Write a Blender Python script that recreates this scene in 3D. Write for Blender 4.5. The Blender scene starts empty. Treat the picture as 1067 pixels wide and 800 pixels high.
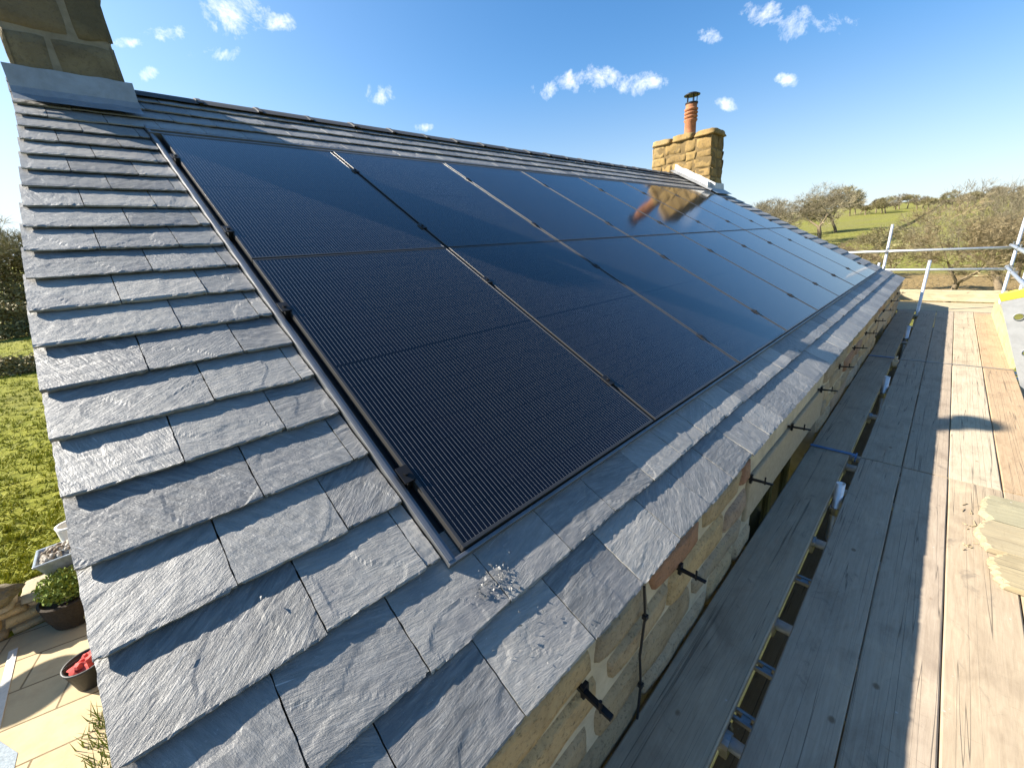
import bpy, bmesh, math, random
from mathutils import Vector, Matrix, Euler, noise

scene = bpy.context.scene
R = math.radians

# ------------------------------------------------------------------ camera
cam_d = bpy.data.cameras.new("camera")
cam = bpy.data.objects.new("camera", cam_d)
scene.collection.objects.link(cam)
scene.camera = cam
CX = (0.711933, -0.698972, -0.067744)
CY = (-0.265985, -0.179116, -0.947190)
CZ = (0.649926, 0.692355, -0.313434)
CPOS = Vector((-0.53815, -0.82628, 0.80790))
m = Matrix(((CX[0], -CY[0], -CZ[0], CPOS[0]),
            (CX[1], -CY[1], -CZ[1], CPOS[1]),
            (CX[2], -CY[2], -CZ[2], CPOS[2]),
            (0, 0, 0, 1)))
cam.matrix_world = m
cam_d.sensor_fit = 'HORIZONTAL'
cam_d.sensor_width = 36.0
cam_d.lens = 14.305
cam_d.clip_start = 0.02
cam_d.clip_end = 3000

# ------------------------------------------------------------------ world, sun, exposure
SUN_D = Vector((0.88, -1.0, -0.885)).normalized()      # direction the light travels
S = -SUN_D
sun_el = math.asin(S.z)
sun_az = math.atan2(S.x, S.y)                          # clockwise from +Y

CLOUDS = [
(0.269, 0.88, 0.392, 15.818, -3.567, -4.078, -8.548, -11.907, 32.305),
(0.328, 0.86, 0.391, 29.91, -8.757, -7.054, -16.39, -22.968, 63.869),
(0.235, 0.911, 0.339, 25.798, -4.731, -6.646, -16.295, -23.901, 75.807),
(0.177, 0.917, 0.357, 27.177, -2.936, -7.384, -19.629, -27.759, 81.61),
(0.482, 0.822, 0.303, 20.18, -10.997, -3.877, -9.968, -15.857, 57.912),
(0.554, 0.794, 0.249, 23.671, -15.905, -3.915, -14.993, -26.7, 117.288),
(0.725, 0.623, 0.294, 24.475, -28.416, -1.82, -10.098, -15.686, 56.311),
(0.776, 0.556, 0.299, 12.889, -18.722, -0.415, -8.263, -12.384, 42.43),
(0.829, 0.479, 0.288, 9.67, -18.13, 0.372, -9.821, -14.554, 49.816),
(0.925, 0.221, 0.308, 3.451, -21.22, 2.615, -12.094, -15.795, 44.112),
(0.896, 0.285, 0.34, 7.689, -30.201, 3.112, -15.648, -20.752, 55.817),
(0.913, 0.338, 0.228, 13.408, -40.401, 3.544, -15.31, -24.151, 93.51),
(0.938, 0.247, 0.244, 13.039, -59.463, 7.208, -19.753, -29.382, 102.011),
(0.873, 0.36, 0.33, 14.3, -39.085, 2.981, -22.445, -31.186, 90.717),
(0.127, 0.933, 0.338, 44.247, -2.115, -12.322, -31.713, -45.473, 138.138),
(0.141, 0.942, 0.304, 83.671, -5.613, -22.642, -18.884, -28.93, 97.408),
]
w = bpy.data.worlds.new("World")
scene.world = w
w.use_nodes = True
nt = w.node_tree
nt.nodes.clear()
def wn(t, **k):
    n = nt.nodes.new(t)
    for a, b in k.items(): setattr(n, a, b)
    return n
def wmath(op, a, b=None, c=None):
    n = wn('ShaderNodeMath', operation=op)
    for i, v in enumerate((a, b, c)):
        if v is None: continue
        if isinstance(v, (int, float)): n.inputs[i].default_value = v
        else: nt.links.new(v, n.inputs[i])
    return n.outputs[0]
sky = wn('ShaderNodeTexSky', sky_type='NISHITA')
sky.sun_disc = False
sky.sun_elevation = sun_el
sky.sun_rotation = sun_az
sky.altitude = 0
sky.air_density = 1.0
sky.dust_density = 1.0
sky.ozone_density = 4.0
bg = wn('ShaderNodeBackground')
SKY_STRENGTH = 0.052
bg.inputs[1].default_value = SKY_STRENGTH
out = wn('ShaderNodeOutputWorld')
geo = wn('ShaderNodeTexCoord')
dirv = geo.outputs['Generated']
def wdot(vec):
    n = wn('ShaderNodeVectorMath', operation='DOT_PRODUCT')
    nt.links.new(dirv, n.inputs[0]); n.inputs[1].default_value = vec
    return n.outputs['Value']
nz = wn('ShaderNodeTexNoise'); nz.inputs['Scale'].default_value = 17; nz.inputs['Detail'].default_value = 7
nz.inputs['Roughness'].default_value = 0.68; nz.inputs['Distortion'].default_value = 0.25
nt.links.new(dirv, nz.inputs['Vector'])
nzc = wmath('MULTIPLY_ADD', nz.outputs[0], 6.5, -3.35)
total = None
for cl in CLOUDS:
    c, g1, g2 = Vector(cl[:3]), Vector(cl[3:6]), Vector(cl[6:9])
    a = wmath('SUBTRACT', wdot(g1), c.dot(g1)); b = wmath('SUBTRACT', wdot(g2), c.dot(g2))
    r2 = wmath('ADD', wmath('MULTIPLY', a, a), wmath('MULTIPLY', b, b))
    f = wmath('SUBTRACT', 1.0, r2)
    f = wmath('MULTIPLY', wmath('MAXIMUM', wmath('ADD', wmath('MAXIMUM', wmath('MULTIPLY', f, 0.8), -2.0), nzc), 0.0), wmath('GREATER_THAN', f, -2.2))
    f = wmath('MULTIPLY', f, wmath('GREATER_THAN', wdot(c), 0.5))
    total = f if total is None else wmath('MAXIMUM', total, f)
cm = wmath('MINIMUM', wmath('POWER', wmath('MULTIPLY', total, 0.62), 1.2), 0.96)
sepd = wn('ShaderNodeSeparateXYZ'); nt.links.new(dirv, sepd.inputs[0])
tint = wn('ShaderNodeMixRGB', blend_type='MULTIPLY')
nt.links.new(wmath('MINIMUM', wmath('MAXIMUM', wmath('MULTIPLY', sepd.outputs[2], 3.2), 0.0), 1.0), tint.inputs[0])
nt.links.new(sky.outputs[0], tint.inputs[1]); tint.inputs[2].default_value = (0.57, 1.05, 1.30, 1)
mix = wn('ShaderNodeMixRGB')
nt.links.new(cm, mix.inputs[0])
# milky air along the horizon and round the sun
hz = wmath('MULTIPLY', wmath('POWER', wmath('SUBTRACT', 1.0, wmath('MINIMUM', wmath('MAXIMUM', sepd.outputs[2], 0.0), 1.0)), 7.5), 0.95)
gl = wmath('MULTIPLY', wmath('POWER', wmath('MAXIMUM', wdot(S), 0.0), 2.6), wmath('MULTIPLY', 1.5, wmath('POWER', wmath('SUBTRACT', 1.0, wmath('MINIMUM', wmath('MAXIMUM', sepd.outputs[2], 0.0), 1.0)), 2.2)))
haze_f = wmath('MINIMUM', wmath('ADD', hz, gl), 0.93)
hmix = wn('ShaderNodeMixRGB'); nt.links.new(haze_f, hmix.inputs[0]); nt.links.new(tint.outputs[0], hmix.inputs[1]); hmix.inputs[2].default_value = (5.9, 6.7, 7.1, 1)
nt.links.new(hmix.outputs[0], mix.inputs[1])
mix.inputs[2].default_value = (9.0, 9.1, 9.2, 1)
nt.links.new(mix.outputs[0], bg.inputs[0])
nt.links.new(bg.outputs[0], out.inputs[0])

sun_d = bpy.data.lights.new("sun", 'SUN')
sun_d.energy = 5.0
sun_d.angle = R(0.53)
sun_d.color = (1.0, 0.92, 0.80)
sun = bpy.data.objects.new("sun", sun_d)
scene.collection.objects.link(sun)
sun.rotation_euler = SUN_D.to_track_quat('-Z', 'Y').to_euler()
sun.location = (-20, 25, 25)

scene.view_settings.view_transform = 'Standard'
scene.view_settings.look = 'None'
scene.view_settings.gamma = 1
scene.view_settings.exposure = 1.72
scene.view_settings.use_curve_mapping = False
scene.render.engine = 'CYCLES'
scene.cycles.max_bounces = 6
scene.cycles.diffuse_bounces = 3
scene.cycles.glossy_bounces = 4

# ------------------------------------------------------------------ helpers
COL = scene.collection
ORIG = {}
PITCH = R(29.6)
CP, SP = math.cos(PITCH), math.sin(PITCH)
def RP(x, v, n=0.0):
    """roof coordinates: along the eaves, up the slope, off the slope"""
    return Vector((x, v * CP - n * SP, v * SP + n * CP))

def rough_box(mb, p, n=6, amp=0.012, rnd=None, rnd_c=0.18):
    """a hewn block between eight corners: subdivided, its corners knocked off and its faces uneven"""
    p = [Vector(q) for q in p]; sd = (rnd.random() if rnd else 0.3) * 60
    c0 = sum(p, Vector()) / 8
    def tri(u, v, w):
        a = p[0].lerp(p[1], u); b = p[3].lerp(p[2], u); c = p[4].lerp(p[5], u); d = p[7].lerp(p[6], u)
        return a.lerp(b, v).lerp(c.lerp(d, v), w)
    idx = {}; vs = []
    def vid(i, j, k):
        if (i, j, k) not in idx:
            u, v, w_ = i / n, j / n, k / n
            q = tri(u, v, w_)
            e = sum(1 for t in (i, j, k) if t in (0, n))
            q = q.lerp(c0, {1: 0.0, 2: rnd_c * 0.22, 3: rnd_c * 0.5}[e])
            q = q + (q - c0).normalized() * amp * (noise.noise(q * 9 + Vector((sd, 0, 0))) + 0.5 * noise.noise(q * 22 + Vector((sd, 3, 0))))
            idx[(i, j, k)] = len(vs); vs.append(q)
        return idx[(i, j, k)]
    fs = []
    for a in range(n):
        for b in range(n):
            fs += [(vid(a, b, n), vid(a + 1, b, n), vid(a + 1, b + 1, n), vid(a, b + 1, n)), (vid(a, b, 0), vid(a, b + 1, 0), vid(a + 1, b + 1, 0), vid(a + 1, b, 0)),
                   (vid(a, 0, b), vid(a + 1, 0, b), vid(a + 1, 0, b + 1), vid(a, 0, b + 1)), (vid(a, n, b), vid(a, n, b + 1), vid(a + 1, n, b + 1), vid(a + 1, n, b)),
                   (vid(0, a, b), vid(0, a, b + 1), vid(0, a + 1, b + 1), vid(0, a + 1, b)), (vid(n, a, b), vid(n, a + 1, b), vid(n, a + 1, b + 1), vid(n, a, b + 1))]
    mb.add(vs, fs)
class MB:
    def __init__(s): s.v = []; s.f = []; s.c = []
    def add(s, vs, fs):
        o = len(s.v); s.v += [Vector(p) for p in vs]; s.f += [tuple(i + o for i in f) for f in fs]
        return s
    def hexa(s, p):
        return s.add(p, [(3, 2, 1, 0), (4, 5, 6, 7), (0, 1, 5, 4), (1, 2, 6, 5), (2, 3, 7, 6), (3, 0, 4, 7)])
    def box(s, a, b):
        (x0, y0, z0), (x1, y1, z1) = a, b
        return s.hexa([(x0, y0, z0), (x1, y0, z0), (x1, y1, z0), (x0, y1, z0), (x0, y0, z1), (x1, y0, z1), (x1, y1, z1), (x0, y1, z1)])
    def rbox(s, x0, x1, v0, v1, n0, n1):
        p = [(x0, v0, n0), (x1, v0, n0), (x1, v1, n0), (x0, v1, n0), (x0, v0, n1), (x1, v0, n1), (x1, v1, n1), (x0, v1, n1)]
        return s.hexa([RP(*q) for q in p])
    def tube(s, p0, p1, r0, r1=None, seg=12, caps=True):
        p0, p1 = Vector(p0), Vector(p1); r1 = r0 if r1 is None else r1
        d = (p1 - p0).normalized()
        a = d.orthogonal().normalized(); b = d.cross(a)
        vs = []
        for p, r in ((p0, r0), (p1, r1)):
            for i in range(seg):
                t = 2 * math.pi * i / seg
                vs.append(p + (a * math.cos(t) + b * math.sin(t)) * r)
        fs = [(i, (i + 1) % seg, seg + (i + 1) % seg, seg + i) for i in range(seg)]
        if caps: fs += [tuple(range(seg - 1, -1, -1)), tuple(range(seg, 2 * seg))]
        return s.add(vs, fs)
    def lathe(s, base, prof, seg=24, axis=(0, 0, 1)):
        base = Vector(base); vs = []; fs = []
        for r, z in prof:
            for i in range(seg):
                t = 2 * math.pi * i / seg
                vs.append(base + Vector((r * math.cos(t), r * math.sin(t), z)))
        for k in range(len(prof) - 1):
            for i in range(seg):
                j = (i + 1) % seg
                fs.append((k * seg + i, k * seg + j, (k + 1) * seg + j, (k + 1) * seg + i))
        fs.append(tuple(range(seg - 1, -1, -1)))
        n = (len(prof) - 1) * seg
        fs.append(tuple(range(n, n + seg)))
        return s.add(vs, fs)

def obj(name, mb, mat, parent=None, base=None, smooth=False, bevel=0, tint=None):
    me = bpy.data.meshes.new(name)
    if parent is not None: o0 = ORIG[parent]
    elif base is not None: o0 = Vector(base)
    else: o0 = Vector((0, 0, 0))
    me.from_pydata([tuple(p - o0) for p in mb.v], [], mb.f)
    me.update()
    if mat: me.materials.append(mat)
    o = bpy.data.objects.new(name, me)
    COL.objects.link(o)
    if parent is not None:
        o.parent = parent
    else:
        o.location = o0
    ORIG[o] = o0.copy()
    if smooth:
        for p in me.polygons: p.use_smooth = True
    if bevel:
        md = o.modifiers.new("bevel", 'BEVEL'); md.width = bevel; md.segments = 2; md.limit_method = 'ANGLE'; md.angle_limit = R(40)
    if tint: o.color = (*tint, 1)
    return o
def tag(o, label=None, cat=None, group=None, kind=None):
    if label: o['label'] = label
    if cat: o['category'] = cat
    if group: o['group'] = group
    if kind: o['kind'] = kind
    return o
def thing(name, loc, label, cat, group=None):
    o = bpy.data.objects.new(name, None)
    o.empty_display_size = 0.1
    COL.objects.link(o); o.location = loc
    ORIG[o] = Vector(loc)
    return tag(o, label, cat, group)

# ------------------------------------------------------------------ materials
class NT:
    def __init__(s, name):
        s.m = bpy.data.materials.new(name); s.m.use_nodes = True
        s.t = s.m.node_tree; s.b = s.t.nodes['Principled BSDF']
    def n(s, t, ins=None, **k):
        nd = s.t.nodes.new(t)
        for a, b in k.items(): setattr(nd, a, b)
        for a, b in (ins or {}).items(): s.set(nd.inputs[a], b)
        return nd
    def set(s, sock, v):
        if isinstance(v, bpy.types.NodeSocket): s.t.links.new(v, sock)
        else: sock.default_value = v
    def math(s, op, a, b=0.0, c=0.0):
        nd = s.n('ShaderNodeMath', operation=op)
        for i, v in enumerate((a, b, c)): s.set(nd.inputs[i], v)
        return nd.outputs[0]
    def noise(s, vec, scale, detail=6, rough=0.6, dist=0.0, w=None):
        nd = s.n('ShaderNodeTexNoise', {'Scale': scale, 'Detail': detail, 'Roughness': rough, 'Distortion': dist})
        if vec is not None: s.set(nd.inputs['Vector'], vec)
        if w is not None:
            nd.noise_dimensions = '4D'; s.set(nd.inputs['W'], w)
        return nd.outputs[0]
    def mapping(s, vec, scale=(1, 1, 1), rot=(0, 0, 0), loc=(0, 0, 0)):
        return s.n('ShaderNodeMapping', {'Vector': vec, 'Scale': scale, 'Rotation': rot, 'Location': loc}).outputs[0]
    def ramp(s, fac, stops):
        nd = s.n('ShaderNodeValToRGB'); s.set(nd.inputs[0], fac)
        el = nd.color_ramp.elements
        while len(el) < len(stops): el.new(0.5)
        for e, (p, c) in zip(el, stops):
            e.position = p; e.color = (*c, 1) if len(c) == 3 else c
        return nd.outputs[0]
    def mix(s, f, a, b, mode='MIX'):
        nd = s.n('ShaderNodeMixRGB', blend_type=mode)
        for i, v in enumerate((f, a, b)):
            if isinstance(v, tuple) and len(v) == 3: v = (*v, 1)
            s.set(nd.inputs[i], v)
        return nd.outputs[0]
    def bump(s, h, strength=0.5, dist=0.01, prev=None):
        nd = s.n('ShaderNodeBump', {'Strength': strength, 'Distance': dist, 'Height': h})
        if prev: s.set(nd.inputs['Normal'], prev)
        return nd.outputs[0]
    def objco(s): return s.n('ShaderNodeTexCoord').outputs['Object']
    def fin(s, col=None, rough=None, metal=None, normal=None, spec=None):
        for k, v in (('Base Color', col), ('Roughness', rough), ('Metallic', metal), ('Normal', normal), ('Specular IOR Level', spec)):
            if v is None: continue
            if isinstance(v, tuple) and len(v) == 3: v = (*v, 1)
            s.set(s.b.inputs[k], v)
        return s.m

def mat_slate():
    k = NT('slate'); co = k.objco()
    rnd = k.n('ShaderNodeNewGeometry').outputs['Random Per Island']
    wv = k.math('MULTIPLY', rnd, 57.0)
    # riven grain runs in a direction of its own on every slate
    ang = k.math('MULTIPLY_ADD', rnd, 2.2, -0.7)
    rotn = k.n('ShaderNodeVectorRotate', {'Vector': co, 'Angle': ang}, rotation_type='AXIS_ANGLE')
    rotn.inputs['Axis'].default_value = (0, -SP, CP)
    g = k.mapping(rotn.outputs[0], scale=(2.2, 14, 14))
    n1 = k.noise(g, 6, 8, 0.65, 0.6, wv)
    n2 = k.noise(co, 34, 6, 0.7, 0.2, wv)
    n3 = k.noise(co, 5, 4, 0.55, 0.4, wv)
    base = k.ramp(k.math('FRACT', k.math('MULTIPLY', rnd, 7.31)), [(0.0, (0.085, 0.086, 0.085)), (0.3, (0.145, 0.144, 0.139)), (0.7, (0.195, 0.19, 0.178)), (1.0, (0.255, 0.243, 0.22))])
    n4 = k.noise(co, 130, 5, 0.75, 0.0, wv)
    fine = k.noise(k.mapping(rotn.outputs[0], scale=(10, 60, 60)), 5, 6, 0.7, 0.4, wv)
    c = k.mix(k.math('MULTIPLY', k.ramp(n1, [(0.40, (0, 0, 0)), (0.68, (1, 1, 1))]), 0.5), base, (0.33, 0.322, 0.305))
    c = k.mix(k.ramp(n3, [(0.50, (0, 0, 0)), (0.72, (0.7, 0.7, 0.7))]), c, (0.125, 0.125, 0.130))
    c = k.mix(k.ramp(fine, [(0.54, (0, 0, 0)), (0.72, (0.6, 0.6, 0.6))]), c, (0.11, 0.108, 0.108))
    c = k.mix(k.ramp(n4, [(0.60, (0, 0, 0)), (0.74, (0.6, 0.6, 0.6))]), c, (0.50, 0.48, 0.45))
    c = k.mix(k.ramp(n2, [(0.62, (0, 0, 0)), (0.72, (0.5, 0.5, 0.5))]), c, (0.46, 0.45, 0.42))
    # pale scratches and a few ochre stains
    scr = k.noise(k.mapping(rotn.outputs[0], scale=(1.2, 70, 70), rot=(0, 0, 0.6)), 2.4, 2, 0.5, 0.3, wv)
    c = k.mix(k.ramp(scr, [(0.715, (0, 0, 0)), (0.745, (0.6, 0.6, 0.6))]), c, (0.55, 0.54, 0.52))
    ru = k.noise(co, 3.1, 5, 0.6, 0.8, k.math('ADD', wv, 9.0))
    c = k.mix(k.ramp(ru, [(0.66, (0, 0, 0)), (0.78, (0.35, 0.35, 0.35))]), c, (0.26, 0.19, 0.11))
    h = k.math('ADD', k.math('MULTIPLY', n1, 0.55), k.math('ADD', k.math('MULTIPLY', n2, 0.35), k.math('ADD', k.math('MULTIPLY', fine, 0.30), k.math('MULTIPLY', n4, 0.16))))
    nrm = k.bump(h, 0.75, 0.0075)
    st = k.n('ShaderNodeMath', {0: k.math('MULTIPLY', n3, 9.0)}, operation='FLOOR').outputs[0]
    nrm = k.bump(st, 0.4, 0.0016, nrm)
    return k.fin(c, k.math('MULTIPLY_ADD', n2, 0.3, 0.36), 0.0, nrm, 0.7)
def mat_wood(name='scaffold_wood', dark=1.0):
    k = NT(name); co = k.objco()
    oi = k.n('ShaderNodeObjectInfo')
    loc = k.n('ShaderNodeCombineXYZ', {0: k.math('MULTIPLY', oi.outputs['Random'], 31.0), 1: k.math('MULTIPLY', oi.outputs['Random'], 17.0), 2: 0.0}).outputs[0]
    p = k.n('ShaderNodeVectorMath', {0: co, 1: loc}, operation='ADD').outputs[0]
    g = k.mapping(p, scale=(1.6, 24, 24))
    n1 = k.noise(g, 3.0, 9, 0.68, 1.2)
    n2 = k.noise(k.mapping(p, scale=(1, 2.0, 2)), 3.2, 8, 0.62, 0.6)
    n3 = k.noise(p, 75, 5, 0.7)
    cross = k.noise(k.mapping(p, scale=(26, 2.2, 2.2)), 1.8, 7, 0.75, 0.5)
    base = oi.outputs['Color']
    c = k.mix(k.ramp(n1, [(0.32, (0.45, 0.45, 0.45)), (0.62, (0, 0, 0))]), base, k.mix(1.0, base, (0.55, 0.50, 0.44), 'MULTIPLY'))
    c = k.mix(k.ramp(n2, [(0.50, (0, 0, 0)), (0.78, (0.75, 0.75, 0.75))]), c, k.mix(1.0, base, (0.50, 0.47, 0.46), 'MULTIPLY'))
    c = k.mix(k.ramp(n2, [(0.28, (0.5, 0.5, 0.5)), (0.42, (0, 0, 0))]), c, k.mix(1.0, base, (1.35, 1.30, 1.22), 'MULTIPLY'))
    c = k.mix(k.ramp(cross, [(0.60, (0, 0, 0)), (0.72, (0.45, 0.45, 0.45))]), c, k.mix(1.0, base, (0.42, 0.36, 0.30), 'MULTIPLY'))
    # drying cracks
    cr = k.noise(k.mapping(p, scale=(0.10, 10, 10)), 2.6, 2, 0.45, 0.15)
    crack = k.ramp(k.math('ABSOLUTE', k.math('SUBTRACT', cr, 0.5)), [(0.0, (1, 1, 1)), (0.007, (0, 0, 0))])
    c = k.mix(k.math('MULTIPLY', crack, 0.7), c, (0.05, 0.042, 0.035))
    vor = k.n('ShaderNodeTexVoronoi', {'Vector': k.mapping(p, scale=(1, 1.4, 1)), 'Scale': 3.3})
    knot = k.ramp(vor.outputs['Distance'], [(0.03, (0.8, 0.8, 0.8)), (0.06, (0, 0, 0))])
    c = k.mix(knot, c, k.mix(1.0, base, (0.40, 0.30, 0.22), 'MULTIPLY'))
    sp = k.ramp(n3, [(0.68, (0, 0, 0)), (0.76, (0.5, 0.5, 0.5))])
    c = k.mix(sp, c, k.mix(1.0, base, (1.7, 1.7, 1.6), 'MULTIPLY'))
    mud = k.noise(k.mapping(p, scale=(1, 1.3, 1)), 5.5, 7, 0.7, 0.9)
    c = k.mix(k.ramp(mud, [(0.60, (0, 0, 0)), (0.70, (0.55, 0.55, 0.55))]), c, (0.12, 0.10, 0.08))
    spl = k.n('ShaderNodeTexVoronoi', {'Vector': k.mapping(p, scale=(1, 1, 1)), 'Scale': 9.0})
    spl2 = k.math('LESS_THAN', k.math('ADD', spl.outputs['Distance'], k.math('MULTIPLY', n3, 0.10)), 0.082)
    c = k.mix(k.math('MULTIPLY', spl2, 0.55), c, (0.42, 0.41, 0.39))
    h = k.math('ADD', k.math('MULTIPLY', n1, 0.6), k.math('ADD', k.math('MULTIPLY', n3, 0.18), k.math('MULTIPLY', crack, -1.0)))
    nrm = k.bump(h, 0.45, 0.003)
    return k.fin(c, 0.82, 0.0, nrm, 0.25)
def mat_stone(name, stops, scale=1.0, lich=0.25):
    k = NT(name); co = k.objco()
    rnd = k.n('ShaderNodeNewGeometry').outputs['Random Per Island']
    n1 = k.noise(co, 7 * scale, 8, 0.65, 0.3); n2 = k.noise(co, 60 * scale, 6, 0.7); n3 = k.noise(co, 2.5 * scale, 4, 0.6, 0.5)
    base = k.ramp(rnd, stops)
    c = k.mix(k.ramp(n1, [(0.45, (0, 0, 0)), (0.75, (0.7, 0.7, 0.7))]), base, k.mix(1.0, base, (0.55, 0.52, 0.5), 'MULTIPLY'))
    c = k.mix(k.ramp(n3, [(0.5, (0, 0, 0)), (0.7, (0.4, 0.4, 0.4))]), c, (0.34, 0.28, 0.17))
    c = k.mix(k.math('MULTIPLY', k.ramp(n2, [(0.52, (0, 0, 0)), (0.70, (1, 1, 1))]), lich), c, (0.085, 0.068, 0.045))
    h = k.math('ADD', k.math('MULTIPLY', n1, 0.8), k.math('MULTIPLY', n2, 0.35))
    return k.fin(c, 0.9, 0.0, k.bump(h, 0.9, 0.025), 0.2)
def mat_plain(name, col, rough=0.6, metal=0.0, var=0.25, scale=20, bump=0.0015, spec=0.5):
    k = NT(name); co = k.objco()
    n1 = k.noise(co, scale, 6, 0.65, 0.3); n2 = k.noise(co, scale * 6, 4, 0.6)
    c2 = tuple(x * (1 - var) for x in col)
    c = k.mix(k.ramp(n1, [(0.35, (0, 0, 0)), (0.7, (1, 1, 1))]), col, c2)
    return k.fin(c, k.math('MULTIPLY_ADD', n1, 0.3, rough - 0.15), metal, k.bump(n2, 0.3, bump), spec)
def mat_glass_cells():
    k = NT('solar_glass'); co = k.objco()
    sp = k.n('ShaderNodeSeparateXYZ', {0: co})
    x, y = sp.outputs[0], sp.outputs[1]
    ph = k.math('FRACT', k.math('MULTIPLY', x, 1 / 0.0157))
    line = k.math('LESS_THAN', k.math('ABSOLUTE', k.math('SUBTRACT', ph, 0.5)), 0.045)
    hv = k.math('GREATER_THAN', k.math('ABSOLUTE', k.math('SUBTRACT', y, 0.861)), 0.006)
    # the wires stop short at the cell joints
    cj = k.math('GREATER_THAN', k.math('FRACT', k.math('MULTIPLY', y, 1 / 0.0915)), 0.03)
    line = k.math('MULTIPLY', line, k.math('MULTIPLY', hv, cj))
    dust = k.noise(co, 55, 6, 0.75); dust2 = k.noise(k.mapping(co, scale=(3, 0.7, 1)), 3, 6, 0.6, 0.5)
    cell = k.mix(k.math('SUBTRACT', 1.0, hv), (0.0025, 0.0028, 0.0055), (0.003, 0.003, 0.004))
    c = k.mix(line, cell, (0.17, 0.168, 0.165))
    d = k.math('MULTIPLY', k.ramp(dust, [(0.60, (0, 0, 0)), (0.82, (1, 1, 1))]), k.math('MULTIPLY', dust2, 0.22))
    c = k.mix(d, c, (0.30, 0.30, 0.31))
    b = k.b
    b.inputs['IOR'].default_value = 1.5
    b.inputs['Coat Weight'].default_value = 1.0
    b.inputs['Coat Roughness'].default_value = 0.085
    b.inputs['Coat IOR'].default_value = 1.53
    # the wires are round: their faces turn towards the low sun
    sn = k.math('MULTIPLY', k.math('MULTIPLY', k.math('SUBTRACT', ph, 0.5), 1 / 0.047), line)
    cz = k.math('SQRT', k.math('MAXIMUM', k.math('SUBTRACT', 1.0, k.math('MULTIPLY', sn, sn)), 0.02))
    on = k.n('ShaderNodeCombineXYZ', {0: sn, 1: 0.0, 2: cz}).outputs[0]
    wnrm = k.n('ShaderNodeVectorTransform', {0: on}, vector_type='NORMAL', convert_from='OBJECT', convert_to='WORLD').outputs[0]
    return k.fin(c, 0.35, 0.0, wnrm, 0.0)
def mat_grass():
    k = NT('meadow_grass'); co = k.objco()
    n1 = k.noise(k.mapping(co, scale=(1, 2.2, 1), rot=(0, 0, 0.5)), 0.9, 9, 0.68, 0.6)
    n2 = k.noise(co, 0.035, 5, 0.6, 0.4); n3 = k.noise(co, 9, 6, 0.7)
    sx = k.n('ShaderNodeSeparateXYZ', {0: co})
    c = k.ramp(n1, [(0.28, (0.085, 0.095, 0.012)), (0.46, (0.195, 0.205, 0.018)), (0.70, (0.275, 0.265, 0.036))])
    c = k.mix(k.ramp(n3, [(0.55, (0, 0, 0)), (0.8, (0.5, 0.5, 0.5))]), c, (0.21, 0.19, 0.07))
    c = k.mix(k.ramp(n2, [(0.45, (0, 0, 0)), (0.62, (0.6, 0.6, 0.6))]), c, (0.22, 0.195, 0.07))
    mut = k.math('MINIMUM', k.math('MAXIMUM', k.math('MULTIPLY', k.math('SUBTRACT', sx.outputs[0], 14.0), 0.05), 0.0), 0.62)
    c = k.mix(k.math('MULTIPLY', mut, k.math('MULTIPLY_ADD', n2, 0.9, 0.45)), c, k.ramp(n1, [(0.3, (0.10, 0.095, 0.035)), (0.7, (0.215, 0.20, 0.075))]))
    # leaf litter beneath the trees past the gable end
    dx = k.math('MULTIPLY', k.math('SUBTRACT', sx.outputs[0], 40.0), 0.085)
    dy = k.math('MULTIPLY', k.math('ADD', sx.outputs[1], -3.0), 0.06)
    rr = k.math('ADD', k.math('MULTIPLY', dx, dx), k.math('MULTIPLY', dy, dy))
    lit = k.math('MULTIPLY', k.math('LESS_THAN', rr, 1.0), k.math('SUBTRACT', 1.0, rr))
    lit = k.math('MINIMUM', k.math('MULTIPLY', lit, k.math('MULTIPLY', n1, 3.2)), 0.85)
    c = k.mix(lit, c, k.ramp(n3, [(0.3, (0.16, 0.105, 0.045)), (0.7, (0.34, 0.24, 0.12))]))
    h = k.math('ADD', k.math('MULTIPLY', n1, 1.0), k.math('MULTIPLY', n3, 0.25))
    return k.fin(c, 0.9, 0.0, k.bump(h, 0.9, 0.35), 0.1)
def mat_paving():
    k = NT('flagstones'); co = k.objco()
    br = k.n('ShaderNodeTexBrick', {'Vector': k.mapping(co, rot=(0, 0, 0.25)), 'Color1': (0.38, 0.30, 0.18, 1), 'Color2': (0.44, 0.355, 0.22, 1), 'Mortar': (0.16, 0.12, 0.07, 1),
            'Scale': 1.0, 'Mortar Size': 0.012, 'Mortar Smooth': 0.3, 'Brick Width': 0.95, 'Row Height': 0.55})
    n1 = k.noise(co, 4, 8, 0.65); n2 = k.noise(co, 40, 6, 0.7)
    c = k.mix(k.ramp(n1, [(0.45, (0, 0, 0)), (0.75, (0.6, 0.6, 0.6))]), br.outputs[0], (0.27, 0.21, 0.13))
    c = k.mix(k.ramp(n2, [(0.55, (0, 0, 0)), (0.8, (0.4, 0.4, 0.4))]), c, (0.5, 0.43, 0.3))
    h = k.math('ADD', k.math('MULTIPLY', n2, 0.3), k.math('MULTIPLY', br.outputs['Fac'], -1.0))
    return k.fin(c, 0.9, 0.0, k.bump(h, 0.5, 0.008), 0.15)
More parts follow.
